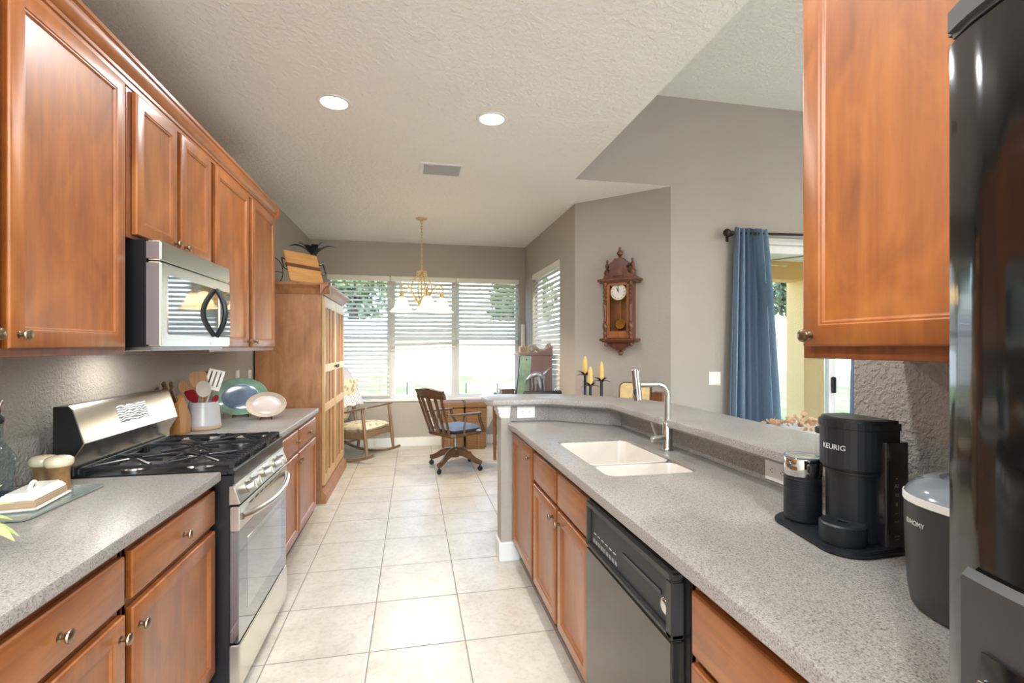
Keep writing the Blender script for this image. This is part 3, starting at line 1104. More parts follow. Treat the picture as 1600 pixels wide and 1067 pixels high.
sinkhole = rrect(.735, 1.125, 1.745, 2.450, .045)
per = [(.618, .45), (XR + .006, .45), (XR + .006, 2.860), (.902, 3.180), (.638, 3.180), (.600, 3.060), (.618, 2.96)]
o = slab(MB(), per, .890, .930, sinkhole).build('worktop', STONE)
tag(recentre(o), 'long speckled grey stone worktop of the peninsula around the white sink', 'worktop')
up = [(.642, 3.184), (.642, 3.166), (.897, 3.166), (XR - .006, 2.850), (XR - .006, 1.215), (XR + .011, 1.215), (XR + .011, 2.861), (.904, 3.184)]
o = MB().prism(up, .931, 1.035).build('stone_upstand', STONE)
tag(recentre(o), 'grey stone upstand between the peninsula worktop and the raised bar', 'backsplash')
barp = [(1.19, 1.216), (1.580, 1.216), (1.580, 2.62), (1.560, 2.80), (1.50, 2.98), (1.38, 3.14), (1.17, 3.36), (1.02, 3.46), (.88, 3.505), (.56, 3.505), (.50, 3.47), (.475, 3.40), (.475, 3.16), (.51, 3.115), (.84, 3.108), (.90, 3.085), (1.175, 2.83), (1.19, 2.79)]
o = slab(MB(), barp, 1.037, 1.080, None, .011).build('bar_top', STONE)
tag(recentre(o), 'raised grey stone breakfast bar top bending around the peninsula', 'bar top')

snk = thing('kitchen_sink', 'white double bowl sink set under the peninsula worktop', 'sink', (.93, 2.10, .70))


def bowl(x0, x1, y0, y1, zt, zb):
    t = []
    for (ins, z, r) in ((0, zt, .045), (.006, zt - .02, .045), (.016, zb + .05, .05), (.030, zb + .012, .055), (.055, zb, .05)):
        t.append([(p[0], p[1], z) for p in rrect(x0 + ins, x1 - ins, y0 + ins, y1 - ins, r)])
    return t


m = MB()
for (y0, y1) in ((1.965, 2.4465), (1.7485, 1.945)):
    L = bowl(.7385, 1.1215, y0, y1, .920, .72 if y0 > 1.9 else .76)
    m.grid(L, close_u=True, thick=.006)
    c = [sum(p[i] for p in L[-1]) / len(L[-1]) for i in (0, 1)] + [L[-1][0][2]]
    m.prism([(p[0], p[1]) for p in L[-1]], c[2] - .004, c[2] + .0005)
m.box(.7385, 1.1215, 1.940, 1.970, .880, .906, .006)
m.build('basin', SINKM, snk)
for (y, z) in ((2.21, .7206), (1.845, .7606)):
    MB().lathe([(0, .003), (.012, .003), (.03, .001), (.036, .003), (.04, .0005), (.04, 0), (0, 0)], (.93, y, z), 24).build('drain', STEEL, snk)

fc = thing('kitchen_faucet', 'brushed nickel pull-down faucet behind the white sink', 'faucet', (1.203, 2.142, .93))
m = MB().lathe([(0, 0), (.030, 0), (.030, .004), (.026, .007), (.0235, .012), (.0235, .128), (.021, .132), (0, .132)], (1.203, 2.142, .93))
m.build('body', NICKEL, fc)
pts = [(1.203, 2.142, 1.05), (1.203, 2.142, 1.19)] + [(1.203 - .055 + .055 * math.cos(a), 2.142, 1.192 + .055 * math.sin(a)) for a in [PI / 2 * k / 7 for k in range(8)]] + [(1.05, 2.142, 1.247)]
MB().tube(pts, .0135, 16).build('spout', NICKEL, fc)
hd = Vector((.016, 0, -.155)).normalized()
a = Vector((1.036, 2.142, 1.322))
h = MB().tube([a, a + hd * .004, a + hd * .148, a + hd * .152], [.017, .020, .020, .015], 20).build('spray_head', NICKEL, fc)
MB().tube([a + Vector((-.012, -.017, -.098)), a + Vector((-.010, -.017, -.118))], [.007, .007], 10).build('spray_button', BLACKPL, h)
hp = MB().tube([(1.185, 2.142, .985), (1.132, 2.142, .985), (1.122, 2.142, .985)], [.018, .018, .015], 18).build('handle', NICKEL, fc)
MB().tube([(1.142, 2.142, 1.000), (1.118, 2.142, 1.066)], [.0045, .0045], 10).build('lever', NICKEL, hp)

# ---------------------------------------------------------------- gas range
RY0, RY1 = 2.135, 2.885
rg = thing('gas_range', 'stainless gas range with black cooktop between the left worktops', 'range', (-1.04, 2.51, 0))
MB().box(-1.36, -.722, RY0, RY1, .03, .90, .003).box(-1.33, -.76, RY0 + .02, RY1 - .02, 0, .035).build('body', BLACK, rg)
# black cooktop pan with raised rim
m = MB().box(-1.355, -.705, RY0 - .002, RY1 + .002, .868, .922, .006)
m.box(-.735, -.703, RY0 - .002, RY1 + .002, .905, .934, .006).box(-1.355, -.72, RY0 - .002, RY0 + .018, .905, .932, .005).box(-1.355, -.72, RY1 - .018, RY1 + .002, .905, .932, .005)
m.build('cooktop', BLACK, rg)
MB().box(-.706, -.699, RY0, RY1, .866, .874, .002).build('trim_strip', STEEL, rg)
for (bx, by, br) in ((-.87, 2.27, .045), (-1.12, 2.27, .036), (-.87, 2.75, .036), (-1.12, 2.75, .045), (-.99, 2.51, .040)):
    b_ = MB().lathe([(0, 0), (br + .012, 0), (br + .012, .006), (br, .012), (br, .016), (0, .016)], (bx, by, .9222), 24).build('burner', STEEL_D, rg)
    MB().lathe([(0, .0), (br - .006, 0), (br - .004, .004), (br - .008, .009), (0, .010)], (bx, by, .9383), 24).build('burner_cap', IRON, b_)


def grate(y0, y1, cx):
    m = MB()
    z0, z1 = .950, .963
    x0, x1 = -1.250, -.722
    w = .0065
    for y in (y0 + .006, y1 - .006):
        m.box(x0, x1, y - w, y + w, z0, z1, .003)
    for x in (x0, x1, (x0 + x1) / 2):
        m.box(x - w, x + w, y0, y1, z0, z1, .003)
    yc = (y0 + y1) / 2
    for xc in cx:
        for k in range(4):
            a = k * PI / 2 + PI / 4
            p = Vector((xc, yc, z1 - .002))
            q = p + Vector((math.cos(a), math.sin(a), 0)) * .14
            q.y = max(y0 + .006, min(y1 - .006, q.y))
            m.tube([p + (q - p) * .16 + Vector((0, 0, .006)), q], [.006, .007], 6)
        m.box(xc - .10, xc - .03, yc - .005, yc + .005, z0 + .004, z1 + .004, .002).box(xc + .03, xc + .10, yc - .005, yc + .005, z0 + .004, z1 + .004, .002)
    # comb of short fingers along the front rail and feet
    for k in range(6):
        y = y0 + (y1 - y0) * (k + .5) / 6
        m.box(x1 - .036, x1 + .008, y - .004, y + .004, z0 - .004, z1 + .004, .002)
    for x in (x0, x1):
        for y in (y0 + .008, y1 - .008):
            m.box(x - .008, x + .008, y - .007, y + .007, .929 if x == x1 else .922, z0 + .003, .002)
    return m


for (a, b_, cx) in ((RY0 + .024, 2.385, (-.87, -1.12)), (2.389, 2.631, (-.99,)), (2.635, RY1 - .024, (-.87, -1.12))):
    grate(a, b_, cx).build('grate', IRON, rg)
# slanted control panel
cpoly = [(-.724, .866), (-.706, .866), (-.682, .792), (-.724, .792)]
M = Matrix(((1, 0, 0, 0), (0, 0, 1, 0), (0, 1, 0, 0), (0, 0, 0, 1)))
cp_ = MB().prism(cpoly, RY0 + .002, RY1 - .002, M, .002).build('control_panel', STEEL, rg)
nrm = Vector((.074, 0, .024)).normalized()
R = nrm.to_track_quat('Z', 'Y').to_matrix().to_4x4()
for ky in (2.262, 2.330, 2.512, 2.690, 2.752):
    p = Vector((-.694, ky, .830))
    k_ = MB().lathe([(0, 0), (.026, 0), (.026, .003), (.0215, .005), (.020, .030), (.018, .034), (0, .035)], p, 24, R).build('burner_knob', NICKEL, rg)
    MB().box(-.003, .003, -.018, .018, .034, .039, .001, mat=Matrix.Translation(p) @ R).build('grip', NICKEL, k_)
# oven door: steel top rail, glass front, bowed handle, then the drawer
dm = MB().box(-.720, -.684, RY0 + .002, RY1 - .002, .684, .782, .003)
dr_ = dm.build('oven_door', STEEL, rg)
MB().box(-.720, -.688, RY0 + .002, RY1 - .002, .232, .6835, .003).build('glass_front', DARKGLASS, dr_)
MB().box(-.6878, -.6872, RY0 + .11, RY1 - .11, .32, .62).build('window', plain('oven_window', srgb(176, 176, 178), .05, .9), dr_)
m = MB()
for k in range(7):
    y = RY0 + .12 + k * .075
    m.box(-.6842, -.6834, y, y + .05, .760, .766)
m.build('vent_slot', OUTGREY, dr_)
hp = [(-.684, RY0 + .03, .735)] + [(-.684 + .052 * math.sin(PI * t) ** .6 if 0 < t < 1 else -.684, RY0 + .03 + (RY1 - RY0 - .06) * t, .735 - .012 * math.sin(PI * t)) for t in [k / 20 for k in range(1, 20)]] + [(-.684, RY1 - .03, .735)]
MB().tube(hp, .0145, 12).build('handle', STEEL, dr_)
MB().box(-.722, -.684, RY0 + .002, RY1 - .002, .042, .224, .004).build('storage_drawer', STEEL, rg)
# backguard with slanted face and display
bp = [(-1.332, .90), (-1.264, .90), (-1.264, .996), (-1.246, 1.026), (-1.227, 1.058), (-1.264, 1.186), (-1.277, 1.201), (-1.332, 1.201)]
bg = MB().prism(bp, RY0 + .006, RY1 - .006, M, .002).build('backguard', BLACK, rg)
face = [(-1.2625, .935), (-1.2625, .994), (-1.244, 1.026), (-1.2248, 1.058), (-1.2625, 1.188), (-1.277, 1.2035), (-1.279, 1.201), (-1.266, 1.184), (-1.2295, 1.058), (-1.248, 1.027), (-1.2655, .997), (-1.2655, .935)]
MB().prism(face, RY0 + .003, RY1 - .003, M).build('fascia', STEEL, bg)
u = (Vector((-1.2625, 0, 1.188)) - Vector((-1.2248, 0, 1.058))).normalized()
q = Vector((-1.2248, 0, 1.058))
nn = Vector((u.z, 0, -u.x))
t = MB()
c = [q + u * .040 + nn * .0012, q + u * .118 + nn * .0012]
t.grid([[(c[0].x, 2.395, c[0].z), (c[0].x, 2.625, c[0].z)], [(c[1].x, 2.395, c[1].z), (c[1].x, 2.625, c[1].z)]], thick=.001)
t.build('display', DISPLAY, bg)

# ---------------------------------------------------------------- microwave over the range
mw = thing('microwave_oven', 'stainless over-the-range microwave with curved black handle', 'microwave', (-1.18, 2.51, 1.42))
MB().box(XL + .006, -1.018, 2.137, 2.868, 1.428, 1.846, .003).build('casing', BLACK, mw)
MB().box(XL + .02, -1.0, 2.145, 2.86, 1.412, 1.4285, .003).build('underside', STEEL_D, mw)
MB().box(-1.26, -1.14, 2.43, 2.59, 1.4095, 1.4122, .001).build('added_hood_lens', LAMPW, mw)
hl = bpy.data.lights.new('hood_fill', 'AREA')  # lamp added to brighten the wall behind the range
hl.shape = 'RECTANGLE'
hl.size, hl.size_y, hl.energy, hl.color = .12, .16, HOOD_FILL_POWER, (1.0, .95, .86)
hl_o = bpy.data.objects.new('hood_fill', hl)
hl_o.location = (-1.20, 2.51, 1.405)
COL.objects.link(hl_o)
MB().box(-1.018, -.966, 2.137, 2.868, 1.768, 1.846, .006).build('vent_panel', STEEL, mw)
dw = MB().box(-1.018, -.966, 2.137, 2.868, 1.430, 1.763, .006).build('door', STEEL, mw)
M_E = Matrix(((0, 0, 1, 0), (1, 0, 0, 0), (0, 1, 0, 0), (0, 0, 0, 1)))      # (a, b, c) -> (x=c, y=a, z=b)
MB().box(-1.017, -.972, 2.1352, 2.1372, 1.436, 1.757).build('side_plate', MWSIDE, dw)  # thin taupe plate laid over the steel edge
MB().box(-1.017, -.972, 2.1352, 2.1372, 1.774, 1.840).build('side_plate', MWSIDE, mw)
MB().prism(rrect(2.190, 2.700, 1.478, 1.716, .016), -.9665, -.9640, M_E).build('window', DARKGLASS, dw)
MB().prism(rrect(2.728, 2.862, 1.478, 1.716, .008), -.9665, -.9640, M_E).build('control_panel', DARKGLASS, dw)
for (y0, bow) in ((2.700, .0), ):
    pts = [(-.960 + .046 * math.sin(PI * k / 12), 2.672 - .02 * math.sin(PI * k / 12), 1.478 + .236 * k / 12) for k in range(13)]
    MB().tube(pts, [.010] + [.012] * 11 + [.010], 12, flat=1.0).build('handle', BLACKPL, dw)
MB().lathe([(0, 0), (.012, 0), (.012, .0015), (0, .0015)], (-.966, 2.62, 1.452), 20, Matrix.Rotation(PI / 2, 4, 'Y')).build('badge', CHROME, dw)

# ---------------------------------------------------------------- dishwasher
dwt = thing('dishwasher', 'black stainless dishwasher between the sink cabinet and the near drawers', 'dishwasher', (.96, 1.40, 0))
Y0, Y1 = 1.106, 1.716
MB().box(.668, 1.27, 1.078, 1.716, .10, .886, .002).box(.72, 1.25, 1.09, 1.71, 0, .11).build('tub', BLACK, dwt)
dd = MB().box(.632, .668, Y0, Y1, .105, .690, .005).build('door', DARKSTEEL, dwt)
m = MB()
m.box(.630, .668, Y0, Y1, .835, .866, .008).box(.632, .668, Y0, Y0 + .03, .693, .84, .004).box(.632, .668, Y1 - .02, Y1, .693, .84, .004).box(.632, .668, Y0, Y1, .693, .708, .003)
fr = m.build('panel_frame', GREYPL, dwt)
pn = MB().box(.643, .668, Y0 + .025, Y1 - .015, .70, .84).build('control_panel', BLACKPL, dwt)
m = MB()
for k in range(9):
    m.box(.6415, .6435, 1.46 + k * .024, 1.475 + k * .024, .722, .735, .0005)
m.build('button', MARKG, pn)
m = MB()
for k in range(6):
    m.box(.6424, .6432, 1.47 + k * .034, 1.49 + k * .034, .754, .757)
m.build('print', MARK, pn)
MB().box(.640, .660, 1.17, 1.42, .772, .790, .004).build('pull', BLACK, pn)
bd = MB().lathe([(0, .004), (.012, .004), (.020, .002), (.022, .0), (0, 0)], (.643, 1.158, .752), 24, Matrix.Rotation(-PI / 2, 4, 'Y'), sx=1.0, sy=1.1).build('badge', CHROME, pn)

# ---------------------------------------------------------------- refrigerator
fg = thing('refrigerator', 'tall glossy black refrigerator at the right edge of the photo', 'refrigerator', (.95, -.02, 0))
MB().box(.625, 1.275, -.47, .428, .02, 1.74, .006).build('body', FRIDGEM, fg)


def bow(y0, y1, z0, z1, xb, xf, sag, n=14):
    poly = []
    for k in range(n + 1):
        t = k / n
        poly.append((xf - sag * (1 - (2 * t - 1) ** 2) ** .8, y0 + (y1 - y0) * t))
    poly += [(xb, y1), (xb, y0)]
    return MB().prism(poly, z0, z1, None, .006)


fd = bow(.038, .4295, .06, 1.765, .622, .578, .040).build('freezer_door', FRIDGEM, fg)
rd = bow(-.47, .030, .06, 1.765, .622, .578, .045).build('fridge_door', FRIDGEM, fg)
bow(.036, .4300, 1.766, 1.80, .70, .576, .040).build('door_cap', FRIDGEG, fd)
bow(-.472, .032, 1.766, 1.80, .70, .570, .045).build('door_cap', FRIDGEG, rd)
# dispenser bezel follows the bowed door
def door_x(y):
    t = (y - .038) / .394
    return .578 - .040 * (1 - (2 * t - 1) ** 2) ** .8


ds = [.393 - .300 * k / 12 for k in range(13)]
rows = []
for z in (.80, 1.18, 1.198, 1.205):
    rows.append([(door_x(y) - (.012 if z < 1.2 else .004), y, z) for y in ds])
dp = MB().grid(rows, thick=.010).build('dispenser', GREYPL, fd)
MB().tube([(door_x(.393) - .006, .391, z) for z in (.80, 1.0, 1.196)], .006, 10).build('bezel', GREYPL, dp)
rows = [[(door_x(y) - .0135, y, z) for y in ds[1:]] for z in (.80, 1.135)]
MB().grid(rows, thick=.002).build('recess', FRIDGEM, dp)
rows = [[(door_x(y) - .0165, y, z) for y in ds[1:6]] for z in (.80, 1.10)]
MB().grid(rows, thick=.002).build('paddle', GREYPL, dp)
MB().tube([(door_x(ds[k]) - .019, ds[k], 1.10 + (.006, .010, .004, -.002, -.004)[k - 1]) for k in range(1, 6)], .0022, 8).build('trim', CHROME, dp)
for y in (.060, .010):
    MB().tube([(.545, y, .70), (.490, y, .72), (.490, y, 1.62), (.545, y, 1.64)], .012, 10).build('handle', FRIDGEM, fd if y > .03 else rd)

# ---------------------------------------------------------------- coffee maker, jar, ice maker
WT = .930
cm = thing('coffee_maker', 'black pod coffee maker with milk frother cup on one shared tray', 'coffee maker', (1.12, 1.06, WT))
hull = arc(1.068, 1.178, .062, PI * .35, PI * 1.02, 10) + arc(1.048, 1.008, .068, PI * 1.0, PI * 1.55, 8) + [(1.10, .943), (1.160, .945), (1.178, .955), (1.186, .975), (1.186, 1.16), (1.13, 1.228)]
MB().prism(hull, WT, WT + .013, None, .004).prism(offset_poly(hull, -.006), WT + .012, WT + .016, None, .001).build('tray', BLACKPL, cm)
FR = .047
prof = [(0, .016), (FR - .004, .016), (FR - .002, .020)]
for k in range(22):
    z = .022 + k * .0052
    prof += [(FR, z), (FR, z + .0030), (FR - .0013, z + .0036), (FR - .0013, z + .0050)]
prof += [(FR, .142), (0, .142)]
cup = MB().lathe(prof, (1.070, 1.168, WT), 36).build('frother_cup', BLACKPL, cm)
MB().lathe([(FR, .1425), (FR + .001, .144), (FR + .001, .188), (FR - .001, .191), (FR - .0035, .191), (FR - .0045, .186), (0, .186)], (1.070, 1.168, WT), 36).build('steel_band', CHROME, cup)
MB().lathe([(0, .1875), (FR - .0065, .1875), (FR - .0035, .192), (FR + .0005, .193), (FR + .001, .1955), (FR - .0035, .197), (.028, .1945), (0, .1945)], (1.070, 1.168, WT), 36).build('lid', LIDG, cup)
MB().lathe([(0, .016), (.049, .016), (.051, .020), (.051, .062), (.047, .066), (.014, .066), (.011, .064), (.011, .058), (0, .058)], (1.046, 1.016, WT), 36).build('drip_tray', BLACKPL, cm)
HX, HY = 1.118, 1.046
col = arc(HX, HY, .066, PI * .5, PI * 1.5, 14) + [(1.168, HY - .066), (1.168, HY + .066)]
MB().prism(col, WT + .014, WT + .20, None, .004).build('column', BLACKPL, cm)
head = arc(HX, HY, .080, PI * .5, PI * 1.5, 18) + [(1.166, HY - .080), (1.166, HY + .080)]
hd_ = MB().prism(head, WT + .190, WT + .300, None, .006).prism(offset_poly(head, -.008), WT + .178, WT + .191, None, .004).build('brew_head', BLACKPL, cm)
head2 = arc(HX, HY, .083, PI * .5, PI * 1.5, 18) + [(1.168, HY - .083), (1.168, HY + .083)]
MB().prism(head2, WT + .288, WT + .318, None, .007).build('lid', BLACKPL, hd_)
MB().prism(offset_poly(head2, -.015), WT + .3175, WT + .3195, None, .001).build('lid_inset', GREYPL, hd_)
tk = MB().prism(rrect(1.108, 1.178, HY - .092, HY + .092, .012), WT + .014, WT + .268, None, .004).build('water_tank', plain('tank_smoke', srgb(34, 32, 38), .12, coat=.4), cm)
# lettering wrapped round the brew head, facing the aisle
t = text_mesh('KEURIG', .0185, .0003)
for v in t.verts:
    s, hgt, dd_ = v.co.x, v.co.y, v.co.z
    a = PI * 1.03 + s / .0804
    rr_ = .0803 + dd_
    v.co = Vector((HX + rr_ * math.cos(a), HY + rr_ * math.sin(a), WT + .246 + hgt))
mb = MB()
mb._merge(t)
mb.build('lettering', MARK, hd_, 0)
mb = MB()
SY = HY - .0922
for (s, z, sz) in (('12', .165, .011), ('10', .143, .011), ('8', .121, .011)):
    t = text_mesh(s, sz, .0003)
    mb._merge(t, Matrix.Translation((1.136, SY, WT + z)) @ Matrix.Rotation(PI / 2, 4, 'X'))
for z, w in ((.182, .005), (.099, .009), (.079, .013), (.044, .015), (.036, .010)):
    mb.box(1.136 - w / 2, 1.136 + w / 2, SY - .0004, SY + .0004, WT + z, WT + z + .0012)
mb.build('scale_marks', MARKG, tk, 0)

JZ = 1.0802
jr = thing('storage_jar', 'small clear glass jar with black lid on the bar behind the coffee maker', 'jar', (1.262, 1.278, JZ))
MB().lathe([(0, .002), (.032, .002), (.034, .006), (.034, .074), (.030, .080), (.028, .080), (.0315, .073), (.0315, .008), (0, .006)], (1.262, 1.278, JZ), 28).build('glass_body', GLASS, jr)
MB().lathe([(0, .081), (.034, .081), (.035, .084), (.035, .095), (.033, .098), (0, .098)], (1.262, 1.278, JZ), 28).build('lid', BLACKPL, jr)

im = thing('ice_maker', 'graphite countertop ice maker with clear lid beside the refrigerator', 'ice maker', (1.10, .66, WT))


def sup(cx, cy, a, b_, n, k=40):
    res = []
    for i in range(k):
        t = 2 * PI * i / k
        c, s = math.cos(t), math.sin(t)
        res.append((cx + a * math.copysign(abs(c) ** (2 / n), c), cy + b_ * math.copysign(abs(s) ** (2 / n), s)))
    return res


ICX, ICY, IA, IB = 1.085, .672, .172, .150
L = []
for z, d in ((.0, -.016), (.008, -.010), (.04, -.005), (.10, -.002), (.17, .0), (.201, .0), (.205, -.004)):
    L.append([(x, y, WT + z) for x, y in offset_poly(sup(ICX, ICY, IA, IB, 2.6), d)])
MB().grid(L, close_u=True).prism(offset_poly(sup(ICX, ICY, IA, IB, 2.6), -.016), WT, WT + .002).build('body', GREYPL, im)
L = []
for z, d in ((.2045, -.006), (.2045, .002), (.217, .002), (.2185, -.002)):
    L.append([(x, y, WT + z) for x, y in offset_poly(sup(ICX, ICY, IA, IB, 2.6), d)])
MB().grid(L, close_u=True).build('rim', WHITE, im)
L = []
for z, d in ((.2185, .0), (.229, -.006), (.241, -.018), (.248, -.036), (.250, -.052), (.244, -.058), (.244, -.10), (.245, -.14)):
    L.append([(x, y, WT + z) for x, y in offset_poly(sup(ICX, ICY, IA, IB, 2.6), d)])
lid = MB().grid(L, close_u=True)
lid.prism(offset_poly(sup(ICX, ICY, IA, IB, 2.6), -.139), WT + .243, WT + .2455)
lid.build('lid', LIDG, im)
t = text_mesh('EUHOMY', .0125, .0003)
outl = sup(ICX, ICY, IA, IB, 2.6, 720)
# walk along the outline so that the word sits on the side facing the aisle
i0 = min(range(len(outl)), key=lambda i: abs(math.atan2(outl[i][1] - .790, outl[i][0] - .935)) * 0 + (outl[i][0] - .925) ** 2 + (outl[i][1] - .742) ** 2)
cum = [0.0]
for i in range(1, 200):
    p, q = outl[(i0 + i - 1) % 720], outl[(i0 + i) % 720]
    cum.append(cum[-1] + math.hypot(q[0] - p[0], q[1] - p[1]))


def walk(s):
    sgn = 1 if s >= 0 else -1
    s = abs(s)
    i = next((k for k in range(1, 200) if cum[k] >= s), 199)
    p = Vector(outl[(i0 + sgn * i) % 720])
    q = Vector(outl[(i0 + sgn * (i - 1)) % 720])
    f_ = (cum[i] - s) / max(1e-6, cum[i] - cum[i - 1])
    return p + (q - p) * f_


for v in t.verts:
    p = walk(v.co.x)
    n_ = Vector((p.x - ICX, (p.y - ICY))).normalized()
    v.co = Vector((p.x + n_.x * (.0006 + v.co.z), p.y + n_.y * (.0006 + v.co.z), WT + .168 + v.co.y))
mb = MB()
mb._merge(t)
mb.build('lettering', MARK, im, 0)

# ---------------------------------------------------------------- left worktop
o = MB().prism(rrect(-1.375, -1.078, 1.628, 2.003, .02), WT + .002, WT + .008, None, .001).build('glass_cutting_board', MATG)
tag(recentre(o), 'green tinted glass cutting board lying under the butter dish', 'cutting board')
ZB = WT + .008
bt = thing('butter_dish', 'white lidded butter dish with bare tan band on the glass board', 'butter dish', (-1.165, 1.790, ZB), math.radians(8), local=True)


def frus(mb, w0, l0, z0, w1, l1, z1, b_=.006):
    t = bmesh.new()
    lo = [t.verts.new((x * w0, y * l0, z0)) for x, y in ((-1, -1), (1, -1), (1, 1), (-1, 1))]
    hi = [t.verts.new((x * w1, y * l1, z1)) for x, y in ((-1, -1), (1, -1), (1, 1), (-1, 1))]
    t.faces.new(lo[::-1])
    t.faces.new(hi)
    for k in range(4):
        t.faces.new((lo[k], lo[(k + 1) % 4], hi[(k + 1) % 4], hi[k]))
    bmesh.ops.bevel(t, geom=list(t.edges), offset=b_, segments=3, affect='EDGES', clamp_overlap=True)
    return mb._merge(t)


frus(MB(), .052, .098, 0, .058, .104, .010, .004).build('plate', CERAM, bt)
frus(MB(), .048, .094, .010, .047, .093, .030, .003).build('tan_band', CERAMB, bt)
lid = frus(MB(), .048, .094, .029, .036, .080, .052, .005).build('lid', CERAM, bt)
MB().tube([(0, -.022 + .044 * k / 10, .050 + .018 * math.sin(PI * k / 10)) for k in range(11)], [.006] * 11, 10).build('handle', CERAM, lid)


def shaker(x, y, label):
    t = thing('shaker', label, 'shaker', (x, y, ZB if x > -1.378 and y < 2.0 else WT), local=True)
    MB().lathe([(0, 0), (.034, 0), (.035, .005), (.030, .025), (.029, .048), (.031, .066), (.036, .078), (.036, .080), (0, .080)], (0, 0, 0), 28).build('body', BROWNGL, t)
    c = MB().lathe([(.0362, .078), (.040, .083), (.041, .092), (.039, .102), (.031, .109), (.016, .113), (0, .114)], (0, 0, 0), 28).build('cap', CREAM, t)
    m = MB()
    for k in range(5):
        m.lathe([(.002, 0), (.002, .0008), (0, .0008)], (.012 * math.cos(k * 1.257), .012 * math.sin(k * 1.257), .1132), 8)
    m.build('hole', OUTGREY, c)
    return t


shaker(-1.286, 2.025, 'stoneware shaker nearer the wall, behind the butter dish')
shaker(-1.203, 1.965, 'stoneware shaker with cream cap in front, next to the range')

ob = thing('oil_bottle', 'teal glass oil bottle with metal pour spout at the left photo edge', 'bottle', (-1.258, 1.79, ZB), local=True)
MB().lathe([(0, 0), (.034, 0), (.036, .006), (.034, .03), (.032, .05), (.034, .08), (.041, .11), (.043, .130), (.040, .150), (.028, .172), (.016, .190), (.0125, .21), (.0115, .245), (.014, .252), (.014, .258), (.010, .258)], (0, 0, 0), 32).build('glass_body', BOTTLEG, ob)
MB().lathe([(0, .004), (.033, .004), (.0325, .035), (0, .035)], (0, 0, 0), 28).build('blue_base', BLUEG, ob)
st = MB().lathe([(0, .250), (.0105, .252), (.015, .259), (.015, .270), (.008, .280), (0, .282)], (0, 0, 0), 20).build('stopper', BLACKPL, ob)
MB().tube([(0, 0, .28), (.003, 0, .305), (.012, .0, .328)], [.005, .0045, .0035], 10).build('spout', CHROME, st)

pp = thing('potted_plant', 'small potted plant with pale green leaves at the lower left edge', 'plant', (-1.062, 1.36, WT), local=True)
MB().lathe([(0, 0), (.045, 0), (.058, .075), (.062, .078), (.062, .09), (.055, .09), (.052, .078), (0, .076)], (0, 0, 0), 24).build('pot', CERAM, pp)
m = MB()


def leaf(mb, base_, tip, wid, droop=.3, n=6, side=None):
    b_, t_ = Vector(base_), Vector(tip)
    d = t_ - b_
    sd = side or d.cross(Vector((0, 0, 1)))
    sd = Vector(sd).normalized()
    rows = []
    for k in range(n + 1):
        s = k / n
        w = wid * math.sin(PI * min(1, s * .92 + .08)) ** .8 * (1 if s < 1 else 0.02)
        p = b_ + d * s + Vector((0, 0, droop * d.length * (s - s * s) * 1.2))
        rows.append([p - sd * w, p - Vector((0, 0, w * .25)), p + sd * w])
    mb.grid(rows, thick=.0012)


for (tx, ty, tz, w) in ((.078, .09, .105, .016), (.100, .052, .075, .016), (.150, -.015, .045, .018), (.13, .03, .040, .013), (-.05, .12, .12, .02), (.02, -.12, .10, .022), (.09, -.06, .12, .022), (-.09, -.02, .12, .02), (.045, .1, .15, .02)):
    leaf(m, (tx * .25, ty * .25, .085), (tx, ty, tz), w, .55)
m.build('leaves', LEAF3, pp)

# ---------------------------------------------------------------- far left worktop
ck = thing('utensil_crock', 'grey ribbed ceramic crock holding kitchen utensils', 'crock', (-1.240, 3.255, WT), local=True)
prof = [(0, 0), (.086, 0), (.091, .006), (.092, .03)]
for k in range(8):
    z = .034 + k * .015
    prof += [(.0915 - .0014 * k, z), (.0900 - .0014 * k, z + .0075)]
prof += [(.078, .160), (.077, .166), (.073, .166), (.072, .155), (.078, .02), (0, .02)]
MB().lathe(prof, (0, 0, 0), 36).build('body', CROCKM, ck)
MB().lathe([(0, .0005), (.0868, .0005), (.0922, .006), (.0930, .020), (.0922, .026)], (0, 0, 0), 36).build('base_band', CERAMB, ck)
CX, CY, CZ = -1.240, 3.255, WT


def utensil(name, label, base_, tip, mat, headfn, headmat=None):
    b_ = Vector((CX + base_[0], CY + base_[1], CZ + .024))
    t_ = Vector((CX + tip[0], CY + tip[1], CZ + tip[2]))
    t = thing(name, label, 'utensil', tuple(b_), group='utensils in the crock')
    d = (t_ - b_).normalized()
    MB().tube([b_, b_ + (t_ - b_) * .5, t_], [.006, .0055, .005], 10).build('handle', mat, t)
    n_ = Vector((.36, -.93, 0))
    n_.rotate(Matrix.Rotation(rnd.uniform(-.5, .5), 3, 'Z'))
    n_ = (n_ - d * n_.dot(d)).normalized()
    x_ = n_.cross(d)
    q = Matrix(((x_.x, n_.x, d.x, 0), (x_.y, n_.y, d.y, 0), (x_.z, n_.z, d.z, 0), (0, 0, 0, 1)))
    mb = MB()
    headfn(mb, Matrix.Translation(t_) @ q)
    mb.build('head', headmat or mat, t)
    return t


def spoon(w, l):
    def f_(mb, M_):
        mb.sphere((0, 0, 0), w, .006, l, 16, M_ @ Matrix.Translation((0, 0, l * .9)))
    def g_(mb, M_):
        t = bmesh.new()
        bmesh.ops.create_uvsphere(t, u_segments=18, v_segments=10, radius=1)
        for v in t.verts:
            v.co = Vector((v.co.x * w, v.co.y * .004 + (v.co.x ** 2 + v.co.z ** 2) * .010, v.co.z * l + l * .9))
        mb._merge(t, M_)
    return g_


